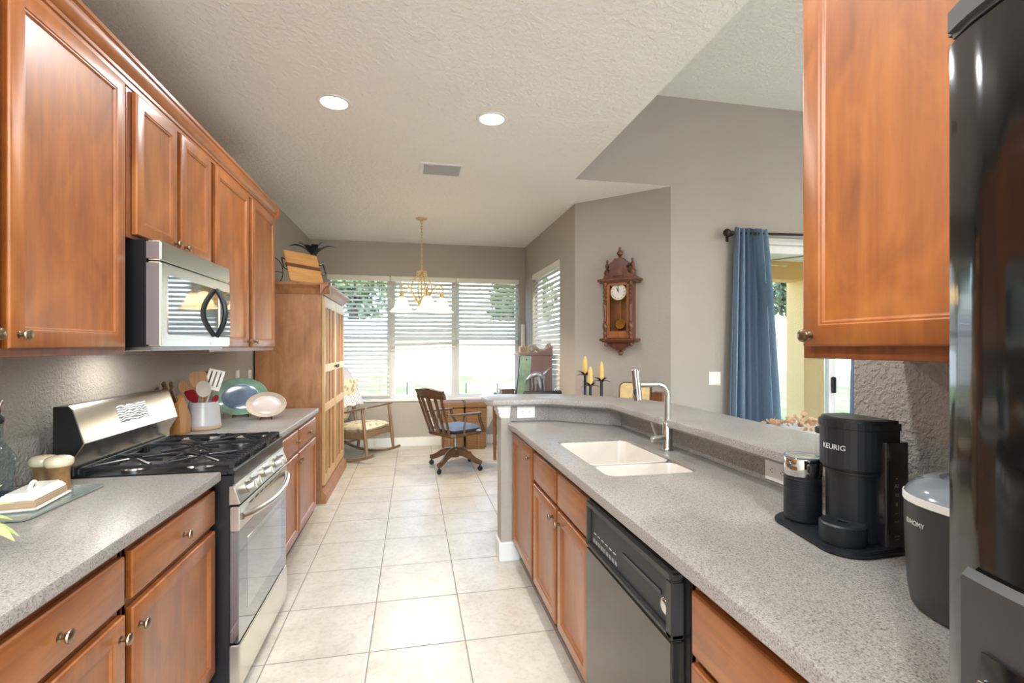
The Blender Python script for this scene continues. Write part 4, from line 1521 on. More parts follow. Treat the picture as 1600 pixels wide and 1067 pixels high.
def turner(w, l):
    def g_(mb, M_):
        poly = [(-w * .5, 0), (-w * .55, l * .2)]
        for k in range(4):
            mb.box(-w + k * w * .55, -w + k * w * .55 + w * .36, -.002, .002, l * .16, l * .92, mat=M_)
        mb.box(-w, w, -.002, .002, l * .92, l, mat=M_).box(-w, w, -.002, .002, 0, l * .18, mat=M_)
    return g_


def paddle(w, l):
    def g_(mb, M_):
        poly = [(-w * .3, 0), (w * .3, 0), (w, l * .35), (w, l * .9), (w * .7, l), (-w * .7, l), (-w, l * .9), (-w, l * .35)]
        mb.prism(poly, -.003, .003, M_ @ Matrix.Rotation(PI / 2, 4, 'X'), .001)
    return g_


RZ = Matrix.Rotation
utensil('wooden_spatula', 'tan wooden spatula tallest in the crock, leaning left', (.02, -.01), (-.010, -.02, .235), LIGHTWOOD, paddle(.044, .115))
utensil('serving_spoon', 'pale round spoon at the front of the crock', (-.03, .0), (.012, -.045, .205), LIGHTWOOD, spoon(.042, .052), SILICON)
utensil('slotted_turner', 'cream slotted turner standing at the right of the crock', (-.02, -.02), (.036, .005, .235), SILICON, turner(.044, .125), PLASTIC)
utensil('silicone_spatula', 'red silicone spatula at the left front of the crock', (.02, .02), (-.022, -.055, .165), LIGHTWOOD, paddle(.030, .09), REDPL)
utensil('silicone_spoon', 'small red spoon at the far right of the crock', (-.03, .02), (.058, -.020, .165), LIGHTWOOD, spoon(.016, .030), REDPL)
utensil('wooden_spoon', 'wooden spoon leaning out at the far left of the crock', (.03, .03), (-.058, -.022, .205), LIGHTWOOD, spoon(.036, .055))
utensil('wooden_fork', 'dark wooden serving fork behind the tan spatula', (.0, -.03), (-.002, .030, .255), LIGHTWOOD, paddle(.034, .095), DESKW)

kb = thing('knife_block', 'wooden knife block between the range and the crock', 'knife block', (-1.325, 3.08, WT), math.radians(0), local=True)
mM = Matrix(((0, 0, 1, 0), (1, 0, 0, 0), (0, 1, 0, 0), (0, 0, 0, 1)))
MB().prism([(-.055, 0), (.075, 0), (.075, .10), (-.02, .225), (-.085, .18)], -.055, .055, mM, .004).build('block', BLOCKW, kb)
for i, (xx, off) in enumerate(((-.035, .0), (0, .0), (.035, .0), (-.018, .028), (.018, .028))):
    d = Vector((0, -.55, .83)).normalized()
    p = Vector((xx, -.065 + off * 1.2, .19 + off))
    MB().box(-.008, .008, -.012, .012, 0, .10, .004, mat=Matrix.Translation(p) @ d.to_track_quat('Z', 'Y').to_matrix().to_4x4()).build('knife_handle', WALNUT, kb)


def platter(name, label, x, y, a, b_, yaw, tilt, rim, well, cat='platter', wellscale=.68):
    t = thing(name, label, cat, (x, y, WT), yaw, local=True)
    T = Matrix.Translation((0, .012, b_ * math.cos(tilt) + .012)) @ Matrix.Rotation(PI / 2 - tilt, 4, 'X')
    n = 44
    outer_ = [(a, .022), (a * .985, .025), (a * .90, .016), (a * wellscale, .002)]

    def ring(s, z):
        return [Vector((s * math.cos(2 * PI * k / n), s * b_ / a * math.sin(2 * PI * k / n), z)) for k in range(n)]
    mb = MB()
    rows_ = [[T @ p for p in ring(s, z)] for s, z in [(a * wellscale * .9, -.004), (a * .93, .012), (a * .995, .020)] + outer_]
    mb.grid(rows_, close_u=True)
    r_ = mb.build('rim', rim, t)
    mb = MB()
    rows_ = [[T @ p for p in ring(s, z)] for s, z in [(a * wellscale * 1.01, .0022), (a * wellscale * .85, .0), (a * .3, -.001), (a * .01, -.001)]]
    mb.grid(rows_, close_u=True)
    mb.build('well', well, t)
    m = MB()
    for s in (-1, 1):
        x0 = s * a * .28
        m.tube([(x0, -.040, .016), (x0, -.046, .004), (x0, .0, .004), (x0, .08, .004), (x0, .07, b_ * .9), (x0, .03, b_ * 1.1)], .0032, 8)
    m.tube([(-a * .28, .08, .004), (a * .28, .08, .004)], .0032, 8)
    m.build('stand', BRONZE, t)
    return t


platter('oval_platter', 'large green oval platter with blue glazed well on a stand', -1.195, 3.755, .174, .134, math.radians(18), math.radians(16), GREENGL, BLUEGL)
platter('oval_dish', 'small beige oval dish on a stand, in front of the green platter', -.985, 3.60, .126, .087, math.radians(14), math.radians(16), PINKRIM, PINKPLATE, 'dish', .74)


def wallplate(label, M_, w, h, kind, vertical=True):
    """drawn facing local -y around the origin"""
    nm = 'wall_outlet' if kind == 'outlet' else 'light_switch'
    o_ = M_ @ Vector((0, 0, 0))
    t = bpy.data.objects.new(nm, None)
    COL.objects.link(t)
    t.matrix_world = M_
    t['label'] = label
    t['category'] = 'outlet' if kind == 'outlet' else 'switch'
    MB().box(-w / 2, w / 2, -.006, 0, -h / 2, h / 2, .002).build('plate', PLASTIC, t)
    if kind == 'outlet':
        for s in (-1, 1):
            c = (s * w * .2, 0) if not vertical else (0, s * h * .2)
            r_ = MB().prism(rrect(c[0] - .016, c[0] + .016, c[1] - .016, c[1] + .016, .010), .006, .0075, Matrix.Rotation(PI / 2, 4, 'X')).build('socket', PLASTIC, t)
            m = MB()
            if vertical:
                m.box(c[0] - .007, c[0] - .005, -.0079, -.0074, c[1] - .002, c[1] + .007).box(c[0] + .005, c[0] + .007, -.0079, -.0074, c[1] - .002, c[1] + .007).box(c[0] - .002, c[0] + .002, -.0079, -.0074, c[1] - .009, c[1] - .005)
            else:
                m.box(c[0] - .002, c[0] + .007, -.0079, -.0074, c[1] - .007, c[1] - .005).box(c[0] - .002, c[0] + .007, -.0079, -.0074, c[1] + .005, c[1] + .007).box(c[0] - .009, c[0] - .005, -.0079, -.0074, c[1] - .002, c[1] + .002)
            m.build('slots', OUTGREY, r_)
    else:
        k = max(1, int(round(w / .06)) - (1 if w > .1 else 0))
        for i in range(k):
            cx = (i - (k - 1) / 2) * .048
            MB().box(cx - .017, cx + .017, -.0085, -.006, -.034, .034, .001).build('rocker', PLASTIC, t)
    return t


wallplate('white switch plate on the left wall above the green platter', facing(FACE_E, (XL, 4.30, 1.175)), .075, .12, 'switch')
wallplate('white outlet on the left wall next to the armoire', facing(FACE_E, (XL, 4.60, 1.165)), .075, .12, 'outlet')
wallplate('white outlet lying sideways on the stone upstand at the bar end', facing(0, (.742, 3.166, .990)), .122, .078, 'outlet', False)
wallplate('white outlet on the stone upstand behind the milk frother', facing(FACE_W, (XR - .006, 1.505, .982)), .125, .078, 'outlet', False)
wallplate('white double light switch on the grey wall left of the curtain', facing(0, (2.789, YG, 1.128)), .122, .122, 'switch')
wallplate('low white outlet on the far wall under the window', facing(0, (.285, YF, .34)), .075, .12, 'outlet')

# ---------------------------------------------------------------- armoire and what stands on it
AY0, AY1, AX0, AXF = 4.675, 6.02, XL + .02, -.815
ar = thing('armoire', 'tall pine armoire with slatted doors against the left wall', 'armoire', (-1.10, 5.35, 0))
MB().box(AX0, AXF, AY0, AY1, .06, 1.92, .004).build('case', PINE, ar)
bp_ = [(0, 0), (.045, 0), (.045, .07), (.036, .085), (.02, .10), (.012, .12), (0, .125)]
Mx = Matrix(((1, 0, 0, AXF), (0, 0, 1, 0), (0, 1, 0, 0), (0, 0, 0, 1)))
My = Matrix(((0, 0, 1, 0), (-1, 0, 0, AY0), (0, 1, 0, 0), (0, 0, 0, 1)))
MB().prism(bp_, AY0 - .02, AY1 + .01, Mx).box(AX0, AXF, AY0 - .012, AY0, 0, .125, .004).box(AX0, AXF, AY0, AY1, 0, .07).build('plinth', PINE, ar)
cr = [(0, 0), (.010, 0), (.014, .012), (.022, .020), (.030, .040), (.048, .062), (.070, .074), (.074, .080), (.074, .096), (0, .096)]
Mx = Matrix(((1, 0, 0, AXF), (0, 0, 1, 0), (0, 1, 0, 1.905), (0, 0, 0, 1)))
My = Matrix(((0, 0, 1, 0), (-1, 0, 0, AY0), (0, 1, 0, 1.905), (0, 0, 0, 1)))
MB().prism(cr, AY0 - .074, AY1 + .06, Mx).prism(cr, AX0, AXF + .074, My).box(AX0, AXF, AY0, AY1, 1.92, 2.001).build('cornice', PINE, ar)
ym = (AY0 + AY1) / 2
for (y0, y1, ky) in ((AY0 + .03, ym - .004, ym - .05), (ym + .004, AY1 - .03, ym + .05)):
    d_ = MB().box(AXF, AXF + .006, y0 + .04, y1 - .04, .18, 1.86).build('door', PINE_DK, ar)
    m = MB()
    for (z0, z1) in ((1.79, 1.885), (1.19, 1.262), (.82, .90), (.15, .24)):
        m.box(AXF, AXF + .022, y0 + .048, y1 - .048, z0, z1, .003)
    for (a, b_) in ((y0, y0 + .05), (y1 - .05, y1)):
        m.box(AXF, AXF + .022, a, b_, .15, 1.885, .003)
    m.build('frame', PINE_LT, d_)
    n = 5
    for k in range(n):
        y = y0 + .05 + (y1 - y0 - .10) * (k + .5) / n
        MB().box(AXF + .004, AXF + .020, y - .016, y + .016, .22, 1.80, .004).build('slat', PINE_LT if k % 2 else PINE, d_)
    MB().lathe(KNOB_PROF, (AXF + .022, ky, 1.226), 20, Matrix.Rotation(PI / 2, 4, 'Y') @ Matrix.Scale(1.2, 4)).build('knob', IRON, d_)

# serving board leaning back on the armoire top
TL, TR = Vector((-1.170, 4.800, 2.302)), Vector((-.918, 5.010, 2.290))
ux = (TR - TL)
W = ux.length
ux.normalize()
BL = TL + Vector((.102, -.123, -.30))
up_ = (TL - BL)
up_ = (up_ - ux * up_.dot(ux))
H = up_.length
up_.normalize()
nz = ux.cross(up_).normalized()
o0 = TL - up_ * H
M = Matrix(((ux.x, up_.x, nz.x, o0.x), (ux.y, up_.y, nz.y, o0.y), (ux.z, up_.z, nz.z, o0.z), (0, 0, 0, 1)))
sb = bpy.data.objects.new('serving_board', None)
COL.objects.link(sb)
sb.matrix_world = Matrix.Translation((0, 0, 2.003 - min((M @ Vector(p)).z for p in ((0, 0, 0), (W, 0, 0), (0, 0, -.02), (W, 0, -.02))))) @ M
sb['label'] = 'wooden serving board with dark stripe and black handles leaning on the armoire top'
sb['category'] = 'serving board'
MB().box(0, W, 0, H, -.02, 0, .004).build('board', BOARDW, sb)
MB().box(-.0005, W + .0005, H * .46, H * .58, -.0205, .0006).build('stripe', BOARDD, sb)
for s in (-1, 1):
    x = 0 if s < 0 else W
    MB().tube([(x, H * .36, -.01), (x + s * .035, H * .36, .005), (x + s * .04, H * .38, .008), (x + s * .04, H * .68, .008), (x + s * .035, H * .70, .005), (x, H * .70, -.01)], .006, 8).build('handle', IRON, sb)
wl = MB()
c = Vector((-1.28, 4.93, 2.14))
dr1 = Vector((.55, .8, 0)).normalized()
pts = [c + dr1 * (.10 * math.cos(a)) + Vector((0, 0, .125 * math.sin(a))) for a in [2 * PI * k / 28 for k in range(28)]]
wl.tube(pts, .004, 6, closed=True)
wl.tube([c + dr1 * .1, c - dr1 * .1], .003, 6).tube([c + Vector((0, 0, .125)), c - Vector((0, 0, .137))], .003, 6)
wl.tube([c + Vector((-.05, .03, -.137)), c + Vector((.05, -.03, -.137))], .004, 6)
tag(recentre(wl.build('wire_plate_stand', BRONZE)), 'round wire plate stand behind the serving board on the armoire', 'plate stand')

pm = thing('metal_palm', 'dark metal palm tree ornament on the far end of the armoire top', 'ornament', (-.99, 5.25, 2.003), local=True)
m = MB()
m.tube([(0, 0, 0), (.006, 0, .12), (-.004, 0, .26), (.0, 0, .37)], [.040, .033, .028, .030], 10).lathe([(0, 0), (.07, 0), (.065, .02), (.04, .03), (0, .03)], (0, 0, 0), 16)
m.build('trunk', PATINA, pm)
m = MB()
for (tx, ty, tz, w) in ((-.235, -.03, .43, .042), (-.150, .02, .475, .060), (.105, .0, .492, .050), (.225, -.02, .43, .030), (.13, -.09, .40, .035), (.02, .16, .45, .045), (-.08, -.14, .43, .04), (.04, -.14, .44, .035)):
    leaf(m, (tx * .06, ty * .06, .355), (tx, ty, tz), w, .75, 9)
m.build('fronds', LEAFPALM, pm)

# ---------------------------------------------------------------- ceiling things
for k, (x, y, lb) in enumerate(((-.468, 3.10, 'left of the two glowing recessed ceiling lights'), (.504, 3.12, 'right of the two glowing recessed ceiling lights'))):
    t = thing('recessed_light', lb, 'ceiling light', (x, y, ZC), group='recessed kitchen lights', local=True)
    MB().lathe([(.077, -.002), (.080, -.006), (.098, -.006), (.100, -.001), (.100, .0), (.077, .0)], (0, 0, 0), 36).build('trim_ring', WHITE, t)
    MB().lathe([(0, -.0045), (.078, -.0035), (.078, -.001), (0, -.001)], (0, 0, 0), 36).build('lens', LAMPW, t)
    CANS_T = t
for k, (x, y, zc, pw) in enumerate(((-.468, 3.10, ZC, 1.0), (.504, 3.12, ZC, 1.0), (-.468, 1.3, ZC, 1.0), (.504, 1.3, ZC, 1.0), (-.5, -.7, ZC, 4.0), (.5, -.7, ZC, 4.0), (0, -1.9, ZC, 4.0), (4.2, -.9, ZG, 5.0), (6.8, .2, ZG, 6.0), (4.2, -2.3, ZG, 6.0), (6.8, -2.0, ZG, 6.0))):
    ld = bpy.data.lights.new('can_and_fill_lamp', 'AREA')
    ld.shape = 'DISK'
    ld.size = .15
    ld.energy = CAN_POWER * pw
    ld.color = (.96, .985, 1.0)
    lo = bpy.data.objects.new('can_and_fill_lamp', ld)
    lo.location = (x, y, zc - .012)
    COL.objects.link(lo)
    if k >= 2:  # unseen lights, added to raise the brightness of the ceilings
        t = thing('recessed_light', 'added recessed fill light out of view, brightening the ceilings', 'ceiling light', (x, y, zc), group='added fill lights out of view', local=True)
        MB().lathe([(.077, -.002), (.080, -.006), (.098, -.006), (.100, -.001), (.100, .0), (.077, .0)], (0, 0, 0), 36).build('trim_ring', WHITE, t)
        MB().lathe([(0, -.0045), (.078, -.0035), (.078, -.001), (0, -.001)], (0, 0, 0), 36).build('lens', LAMPW, t)

vt = thing('ceiling_vent', 'white rectangular air vent in the kitchen ceiling', 'vent', (.237, 4.09, ZC), local=True)
m = MB()
m.box(-.182, -.150, -.135, .135, -.010, 0, .003).box(.150, .182, -.135, .135, -.010, 0, .003).box(-.15, .15, -.135, -.112, -.010, 0, .003).box(-.15, .15, .112, .135, -.010, 0, .003)
m.build('frame', WHITE, vt)
MB().box(-.152, .152, -.114, .114, -.002, 0).build('duct', OUTGREY, vt)
m = MB()
for k in range(11):
    y = -.105 + k * .021
    m.box(-.150, .150, -.010, .010, -.0006, .0006, mat=Matrix.Translation((0, y, -.006)) @ Matrix.Rotation(-.55, 4, 'X'))
m.build('louvres', plain('vent_grey', srgb(168, 168, 168), .5, var=.02), vt)

ch = thing('chandelier', 'ivory iron chandelier with three bell glass shades over the nook', 'chandelier', (.10, 5.705, ZC), local=True)
MB().lathe([(0, 0), (.065, 0), (.062, -.012), (.03, -.022), (.012, -.03), (0, -.03)], (0, 0, 0), 24).build('canopy', IVORY, ch)
m = MB()
n = 17
for k in range(n):
    z = -.045 - k * .0325
    rot = PI / 2 * (k % 2)
    m.tube([(.008 * math.cos(a) * math.cos(rot), .008 * math.cos(a) * math.sin(rot), z + .020 * math.sin(a)) for a in [2 * PI * j / 10 for j in range(10)]], .0042, 6, closed=True)
m.build('chain', IVORY, ch)
m = MB()
m.lathe([(0, -.59), (.012, -.595), (.02, -.605), (.055, -.612), (.058, -.622), (.02, -.63), (.010, -.65), (0, -.65)], (0, 0, 0), 20)
m.tube([(0, 0, -.60), (0, 0, -1.02)], .010, 8)
m.lathe([(0, -.985), (.03, -.99), (.038, -1.005), (.03, -1.02), (.012, -1.035), (.010, -1.05), (0, -1.06)], (0, 0, 0), 18)
for k in range(4):
    a = k * PI / 2 + .3
    c_, s_ = math.cos(a), math.sin(a)
    prof = [(.018, -.635), (.045, -.66), (.085, -.71), (.120, -.77), (.125, -.83), (.095, -.89), (.05, -.95), (.015, -.995)]
    sm = []
    for i in range(len(prof) - 1):
        for tt in (0, .5):
            sm.append((prof[i][0] * (1 - tt) + prof[i + 1][0] * tt, prof[i][1] * (1 - tt) + prof[i + 1][1] * tt))
    sm.append(prof[-1])
    m.tube([(r * c_, r * s_, z) for r, z in sm], .0095, 8)
    q = [(.045 + .016 * math.cos(t_), -.64 + .016 * math.sin(t_) - .01) for t_ in [PI * .5 - j * .5 for j in range(10)]]
    m.tube([(.018 * c_, .018 * s_, -.622)] + [(r * c_, r * s_, z) for r, z in q], .0065, 6)
m.build('frame', IVORY, ch)
for k, az in enumerate((-2.62, -.42, 1.35)):
    az = (-2.85, -.30, -1.45)[k]
    az = math.radians((200, -12, -75)[k])
    c_, s_ = math.cos(az), math.sin(az)
    R_ = .235
    pts = [(.02, -1.0), (.06, -.97), (.10, -.90), (.13, -.83), (.165, -.785), (.205, -.775), (.24, -.80), (.248, -.84), (R_, -.875)]
    m = MB().tube([(r * c_, r * s_, z) for r, z in pts], .0085, 8)
    q = [(.20 + (.035 - .003 * j) * math.cos(1.2 + .6 * j), -.85 + (.035 - .003 * j) * math.sin(1.2 + .6 * j)) for j in range(9)]
    m.tube([(r * c_, r * s_, z) for r, z in q], .0065, 6)
    m.lathe([(0, -.87), (.02, -.875), (.026, -.90), (.03, -.925), (0, -.925)], (R_ * c_, R_ * s_, 0), 16)
    arm = m.build('arm', IVORY, ch)
    prof = [(.030, -.922), (.045, -.935), (.060, -.965), (.072, -1.005), (.090, -1.045), (.120, -1.075), (.136, -1.084), (.134, -1.088), (.117, -1.080), (.087, -1.050), (.068, -1.008), (.056, -.968), (.042, -.940), (.028, -.927)]
    MB().lathe(prof, (R_ * c_, R_ * s_, 0), 32).build('glass_shade', SHADE, arm)
    MB().sphere((R_ * c_, R_ * s_, -.985), .028, .028, .04).build('bulb', LAMPW, arm)
    pd = bpy.data.lights.new('bulb_lamp', 'POINT')
    pd.energy = PENDANT_POWER
    pd.color = (1.0, .86, .66)
    pd.shadow_soft_size = .03
    po = bpy.data.objects.new('bulb_lamp', pd)
    po.location = (.10 + R_ * c_, 5.705 + R_ * s_, ZC - 1.045)
    COL.objects.link(po)


# ---------------------------------------------------------------- blinds
def blind(name_label, ax0, ax1, ztop, zbot, tilt, M_, sag=0.0, wand=True):
    """drawn in a local frame: x along the window, front toward -y"""
    t = bpy.data.objects.new('window_blind', None)
    COL.objects.link(t)
    t.matrix_world = M_
    t['label'] = name_label
    t['category'] = 'blind'
    t['group'] = 'slatted window blinds'
    MB().box(ax0, ax1, -.012, .055, ztop - .070, ztop, .004).build('valance', BLINDM, t)
    n = int((ztop - .085 - zbot) / .060)
    m = MB()
    for k in range(n):
        z = ztop - .105 - k * .060
        s_ = sag * max(0, (k - (n - 3)) / 3.0) if sag else 0
        R_ = Matrix.Translation(((ax0 + ax1) / 2, .022, z + s_ / 2)) @ Matrix.Rotation(math.atan2(s_, ax1 - ax0), 4, 'Y') @ Matrix.Rotation(tilt, 4, 'X')
        m.box(-(ax1 - ax0) / 2 + .006, (ax1 - ax0) / 2 - .006, -.030, .030, -.0014, .0014, mat=R_)
    m.build('slats', SLATM, t, 0)
    R_ = Matrix.Translation(((ax0 + ax1) / 2, .022, zbot + sag / 2)) @ Matrix.Rotation(math.atan2(sag, ax1 - ax0), 4, 'Y')
    m = MB().box(-(ax1 - ax0) / 2 + .004, (ax1 - ax0) / 2 - .004, -.028, .028, -.012, .012, .003, mat=R_)
    # the gathered slats resting on the rail
    if zbot > 1.2:
        for k in range(7):
            m.box(-(ax1 - ax0) / 2 + .006, (ax1 - ax0) / 2 - .006, -.029, .029, .014 + k * .0065, .0165 + k * .0065, mat=R_)
    m.build('bottom_rail', BLINDM, t)
    m = MB()
    for fx in (.16, .84):
        x = ax0 + (ax1 - ax0) * fx
        for yy in (-.010, .054):
            m.tube([(x, yy, ztop - .07), (x, yy, zbot)], .0016, 5)
    m.build('ladder_cord', BLINDM, t)
    if wand:
        x = ax0 + .07
        MB().tube([(x, -.02, ztop - .07), (x, -.022, ztop - .70)], .004, 6).build('wand', BLINDM, t)
    return t


I4 = Matrix.Translation((0, YF + .002, 0))
blind('white slatted blind fully lowered at the left, beside the armoire', WX0 + .005, -.318, WZ1 - .003, .735, math.radians(30), I4)
blind('white slatted blind half raised with a crooked bottom rail, middle of the far window', -.306, .612, WZ1 - .003, 1.425, math.radians(47), I4, sag=-.05)
blind('white slatted blind half raised at the right of the far window', .620, WX1 - .004, WZ1 - .003, 1.45, math.radians(45), I4)
M_ = Matrix.Translation((NX + .002, NY1, 0)) @ Matrix.Rotation(-PI / 2, 4, 'Z')
blind('sunlit white slatted blind lowered over the side window of the nook', .005, NY1 - NY0 - .005, WZ1 - .003, .72, math.radians(58), M_, wand=False)

ph = thing('wall_phone', 'white wall phone in the corner between the nook windows', 'phone', (1.615, YF, 1.42), local=True)
MB().box(-.030, .030, -.045, -.001, .0, .34, .010).build('base', PLASTIC, ph)
MB().box(-.022, .014, -.075, -.045, .05, .32, .010).build('handset', WHITE, ph)


# ---------------------------------------------------------------- rocking chair, throw
def at_angle(name, label, cat, loc, ang, group=None):
    return thing(name, label, cat, loc, ang, group, local=True)


RA = -math.atan2(.465, .885)
fm = Vector((-.43, 6.42))
fdir = Vector((math.cos(RA), math.sin(RA)))
cpos = fm - fdir * .27
rk = at_angle('rocking_chair', 'wooden rocking chair with flowered cushions by the far window', 'rocking chair', (cpos.x, cpos.y, 0), RA)
# local frame: front toward +x, half width .32
HW = .31
for s in (-1, 1):
    y = s * HW
    rockpts = []
    for k in range(17):
        x = -.46 + .86 * k / 16
        rockpts.append((x, y, .020 + 1.05 - math.sqrt(1.05 ** 2 - (x + .02) ** 2)))
    MB().tube(rockpts, .021, 10, flat=.8).build('rocker', ROCKERW, rk)
    zf = .045 + .06
    MB().tube([(.305, y, .075), (.285, y, .24), (.262, y, .45), (.235, y, .655)], [.016, .023, .022, .018], 10).build('leg', ROCKERW, rk)
    MB().tube([(-.24, y, .05), (-.22, y, .20), (-.235, y, .34)], [.017, .02, .022], 10).build('leg', ROCKERW, rk)
    MB().tube([(-.235, y * .92, .30), (-.27, y * .90, .55), (-.36, y * .88, .85), (-.44, y * .86, 1.10)], [.022, .022, .020, .016], 10).build('back_post', ROCKERW, rk)
    arm = [(-.30, y * .97, .565), (-.10, y * 1.02, .590), (.12, y * 1.04, .640), (.25, y * 1.04, .672), (.295, y * 1.04, .678)]
    MB().tube(arm, [.020, .022, .026, .030, .020], 10, flat=.55).build('armrest', ROCKERW, rk)
m = MB()
m.box(-.24, .27, -HW, -HW + .03, .285, .365, .006).box(-.24, .27, HW - .03, HW, .285, .365, .006).box(.24, .27, -HW, HW, .295, .375, .006).box(-.25, -.22, -HW, HW, .27, .345, .006)
m.build('seat_frame', ROCKERW, rk)
m = MB().tube([(-.23, -HW, .15), (-.23, HW, .15)], .012, 8).tube([(.29, -HW, .20), (.29, HW, .20)], .012, 8) if False else MB().tube([(-.23, -HW, .16), (-.23, HW, .16)], .012, 8)
m.build('stretcher', ROCKERW, rk)


def cushion(mb, w, l, h, M__, puff=.5, n=12):
    rows_ = []
    t = bmesh.new()
    bmesh.ops.create_grid(t, x_segments=n, y_segments=n, size=.5)
    me_t = [v.co.copy() for v in t.verts]
    t.free()
    for sgn in (1, -1):
        rows_ = []
        for i in range(n + 1):
            r_ = []
            for j in range(n + 1):
                u_, v_ = i / n * 2 - 1, j / n * 2 - 1
                e = (1 - abs(u_) ** 4) * (1 - abs(v_) ** 4)
                z = sgn * h * .5 * max(0, e) ** puff
                k_ = 1 - .04 * (abs(u_) * abs(v_)) ** 2
                r_.append(M__ @ Vector((u_ * l / 2 * k_, v_ * w / 2 * k_, z)))
            rows_.append(r_)
        if sgn < 0:
            rows_ = rows_[::-1]
        mb.grid(rows_)
    return mb


cm1 = cushion(MB(), .56, .54, .13, Matrix.Translation((.015, 0, .395)) @ Matrix.Rotation(math.radians(-3), 4, 'Y'))
cm1.build('seat_cushion', FLORAL, rk)
cm2 = cushion(MB(), .50, .62, .11, Matrix.Translation((-.275, 0, .70)) @ Matrix.Rotation(math.radians(-73), 4, 'Y'))
cm2.build('back_cushion', FLORAL, rk)
MB().box(-.012, .012, -.27, .27, -.03, .04, .01, mat=Matrix.Translation((-.425, 0, 1.05)) @ Matrix.Rotation(math.radians(-18), 4, 'Y')).build('top_rail', ROCKERW, rk)
tw = thing('throw_blanket', 'white striped throw draped over the rocking chair back', 'throw', (cpos.x, cpos.y, 0), RA, local=True)
rows = []
prof = [(-.53, .70), (-.52, .85), (-.495, 1.02), (-.47, 1.115), (-.435, 1.135), (-.375, 1.10), (-.300, 1.00), (-.230, .88), (-.180, .76), (-.145, .675), (-.14, .655)]
for i, (x, z) in enumerate(prof):
    rows.append([(x + .006 * math.sin(j * 1.9 + i * .4), -.30 + .60 * j / 20, z + (.010 * math.sin(j * .9) if i > 8 else 0)) for j in range(21)])
MB().grid(rows, thick=.008).build('cloth', THROW, tw)
hk = MB()
hk.tube([(0, -.03, 0), (.02, .05, .02), (.05, .13, .03)], [.008, .012, .006], 8).tube([(.05, .13, .03), (.062, .15, .10), (.085, .165, .135), (.12, .18, .138)], [.006, .006, .006, .005], 8)
o = hk.build('white_hook', WHITE)
tag(o, 'small white curved hook resting on top of the striped throw', 'hook')
o.location = (cpos.x - .43 * fdir.x + .0, cpos.y - .43 * fdir.y, 1.150)
o.rotation_euler = (0, 0, RA)

# ---------------------------------------------------------------- swivel desk chair
DA = math.radians(33)
dc = at_angle('desk_chair', 'dark wooden swivel desk chair with blue seat cushion', 'chair', (.49, 5.74, 0), DA)
MB().prism(rrect(-.25, .26, -.245, .245, .09), .405, .440, None, .010).build('seat', WALNUT, dc)
cushion(MB(), .43, .43, .085, Matrix.Translation((.02, 0, .475)), .4).build('seat_cushion', CUSHB, dc)
MB().box(-.10, .12, -.07, .07, .360, .406, .01).build('tilt_iron', IRON, dc)
MB().cyl((0, 0, .20), (0, 0, .37), .018).build('column', STEEL_D, dc)
hb = MB().lathe([(0, .13), (.045, .13), (.05, .16), (.055, .215), (.05, .235), (.03, .245), (0, .245)], (0, 0, 0), 24).build('hub', WALNUT, dc)
for k in range(4):
    a = k * PI / 2 + math.radians(20)
    c_, s_ = math.cos(a), math.sin(a)
    pts = [(.03, .195), (.10, .190), (.18, .165), (.25, .125), (.31, .100), (.345, .098)]
    l_ = MB().tube([(r * c_, r * s_, z) for r, z in pts], [.045, .042, .036, .030, .028, .026], 10, flat=1.1).build('leg', WALNUT, dc)
    nx_, ny_ = -s_, c_
    q = Vector((.335 * c_, .335 * s_, .028))
    MB().cyl(q - Vector((nx_, ny_, 0)) * .012, q + Vector((nx_, ny_, 0)) * .012, .028, None, 18).cyl(q + Vector((0, 0, .02)), q + Vector((0, 0, .06)), .010, None, 10).build('caster', BLACKPL, l_)
# back: curved top rail, spindles, wide centre splat
lean = lambda z: -.225 - (z - .44) * .33
for j in range(5):
    v_ = (-.20, -.115, 0, .115, .20)[j]
    wd = (.016, .022, .036, .022, .016)[j]
    bx = -.03 * (1 - (v_ / .22) ** 2)
    p0 = Vector((lean(.43) + bx * .4, v_ * .92, .43))
    p1 = Vector((lean(.87) + bx, v_ * 1.12, .87))
    za = (p1 - p0).normalized()
    xa = Vector((0, 1, 0)).cross(za).normalized()
    ya = za.cross(xa)
    fm_ = Matrix(((xa.x, ya.x, za.x, p0.x), (xa.y, ya.y, za.y, p0.y), (xa.z, ya.z, za.z, p0.z), (0, 0, 0, 1)))
    MB().box(-.009, .009, -wd, wd, 0, (p1 - p0).length, .004, mat=fm_).build('back_splat' if j == 2 else 'back_spindle', WALNUT, dc)
rows = []
for z in (.842, .875, .925, .945):
    rows.append([(lean(z) - .035 * (1 - (2 * k / 14 - 1) ** 2) + .01, (2 * k / 14 - 1) * .265, z + (.012 * math.cos(PI * (2 * k / 14 - 1)) if z > .9 else 0)) for k in range(15)])
MB().grid(rows, thick=.026).build('top_rail', WALNUT, dc)
for s in (-1, 1):
    y = s * .255
    MB().tube([(-.285, y * .9, .665), (-.12, y * 1.06, .66), (.08, y * 1.08, .655), (.16, y * 1.06, .655)], [.016, .022, .026, .022], 10, flat=.6).build('armrest', WALNUT, dc)
    MB().tube([(.14, y * 1.05, .65), (.155, y * 1.04, .58), (.20, y * 1.0, .50), (.235, y * .95, .43)], [.018, .019, .020, .022], 10).build('arm_support', WALNUT, dc)
    MB().tube([(-.06, y * 1.05, .655), (-.07, y * .98, .43)], [.010, .011], 8).build('arm_spindle', WALNUT, dc)

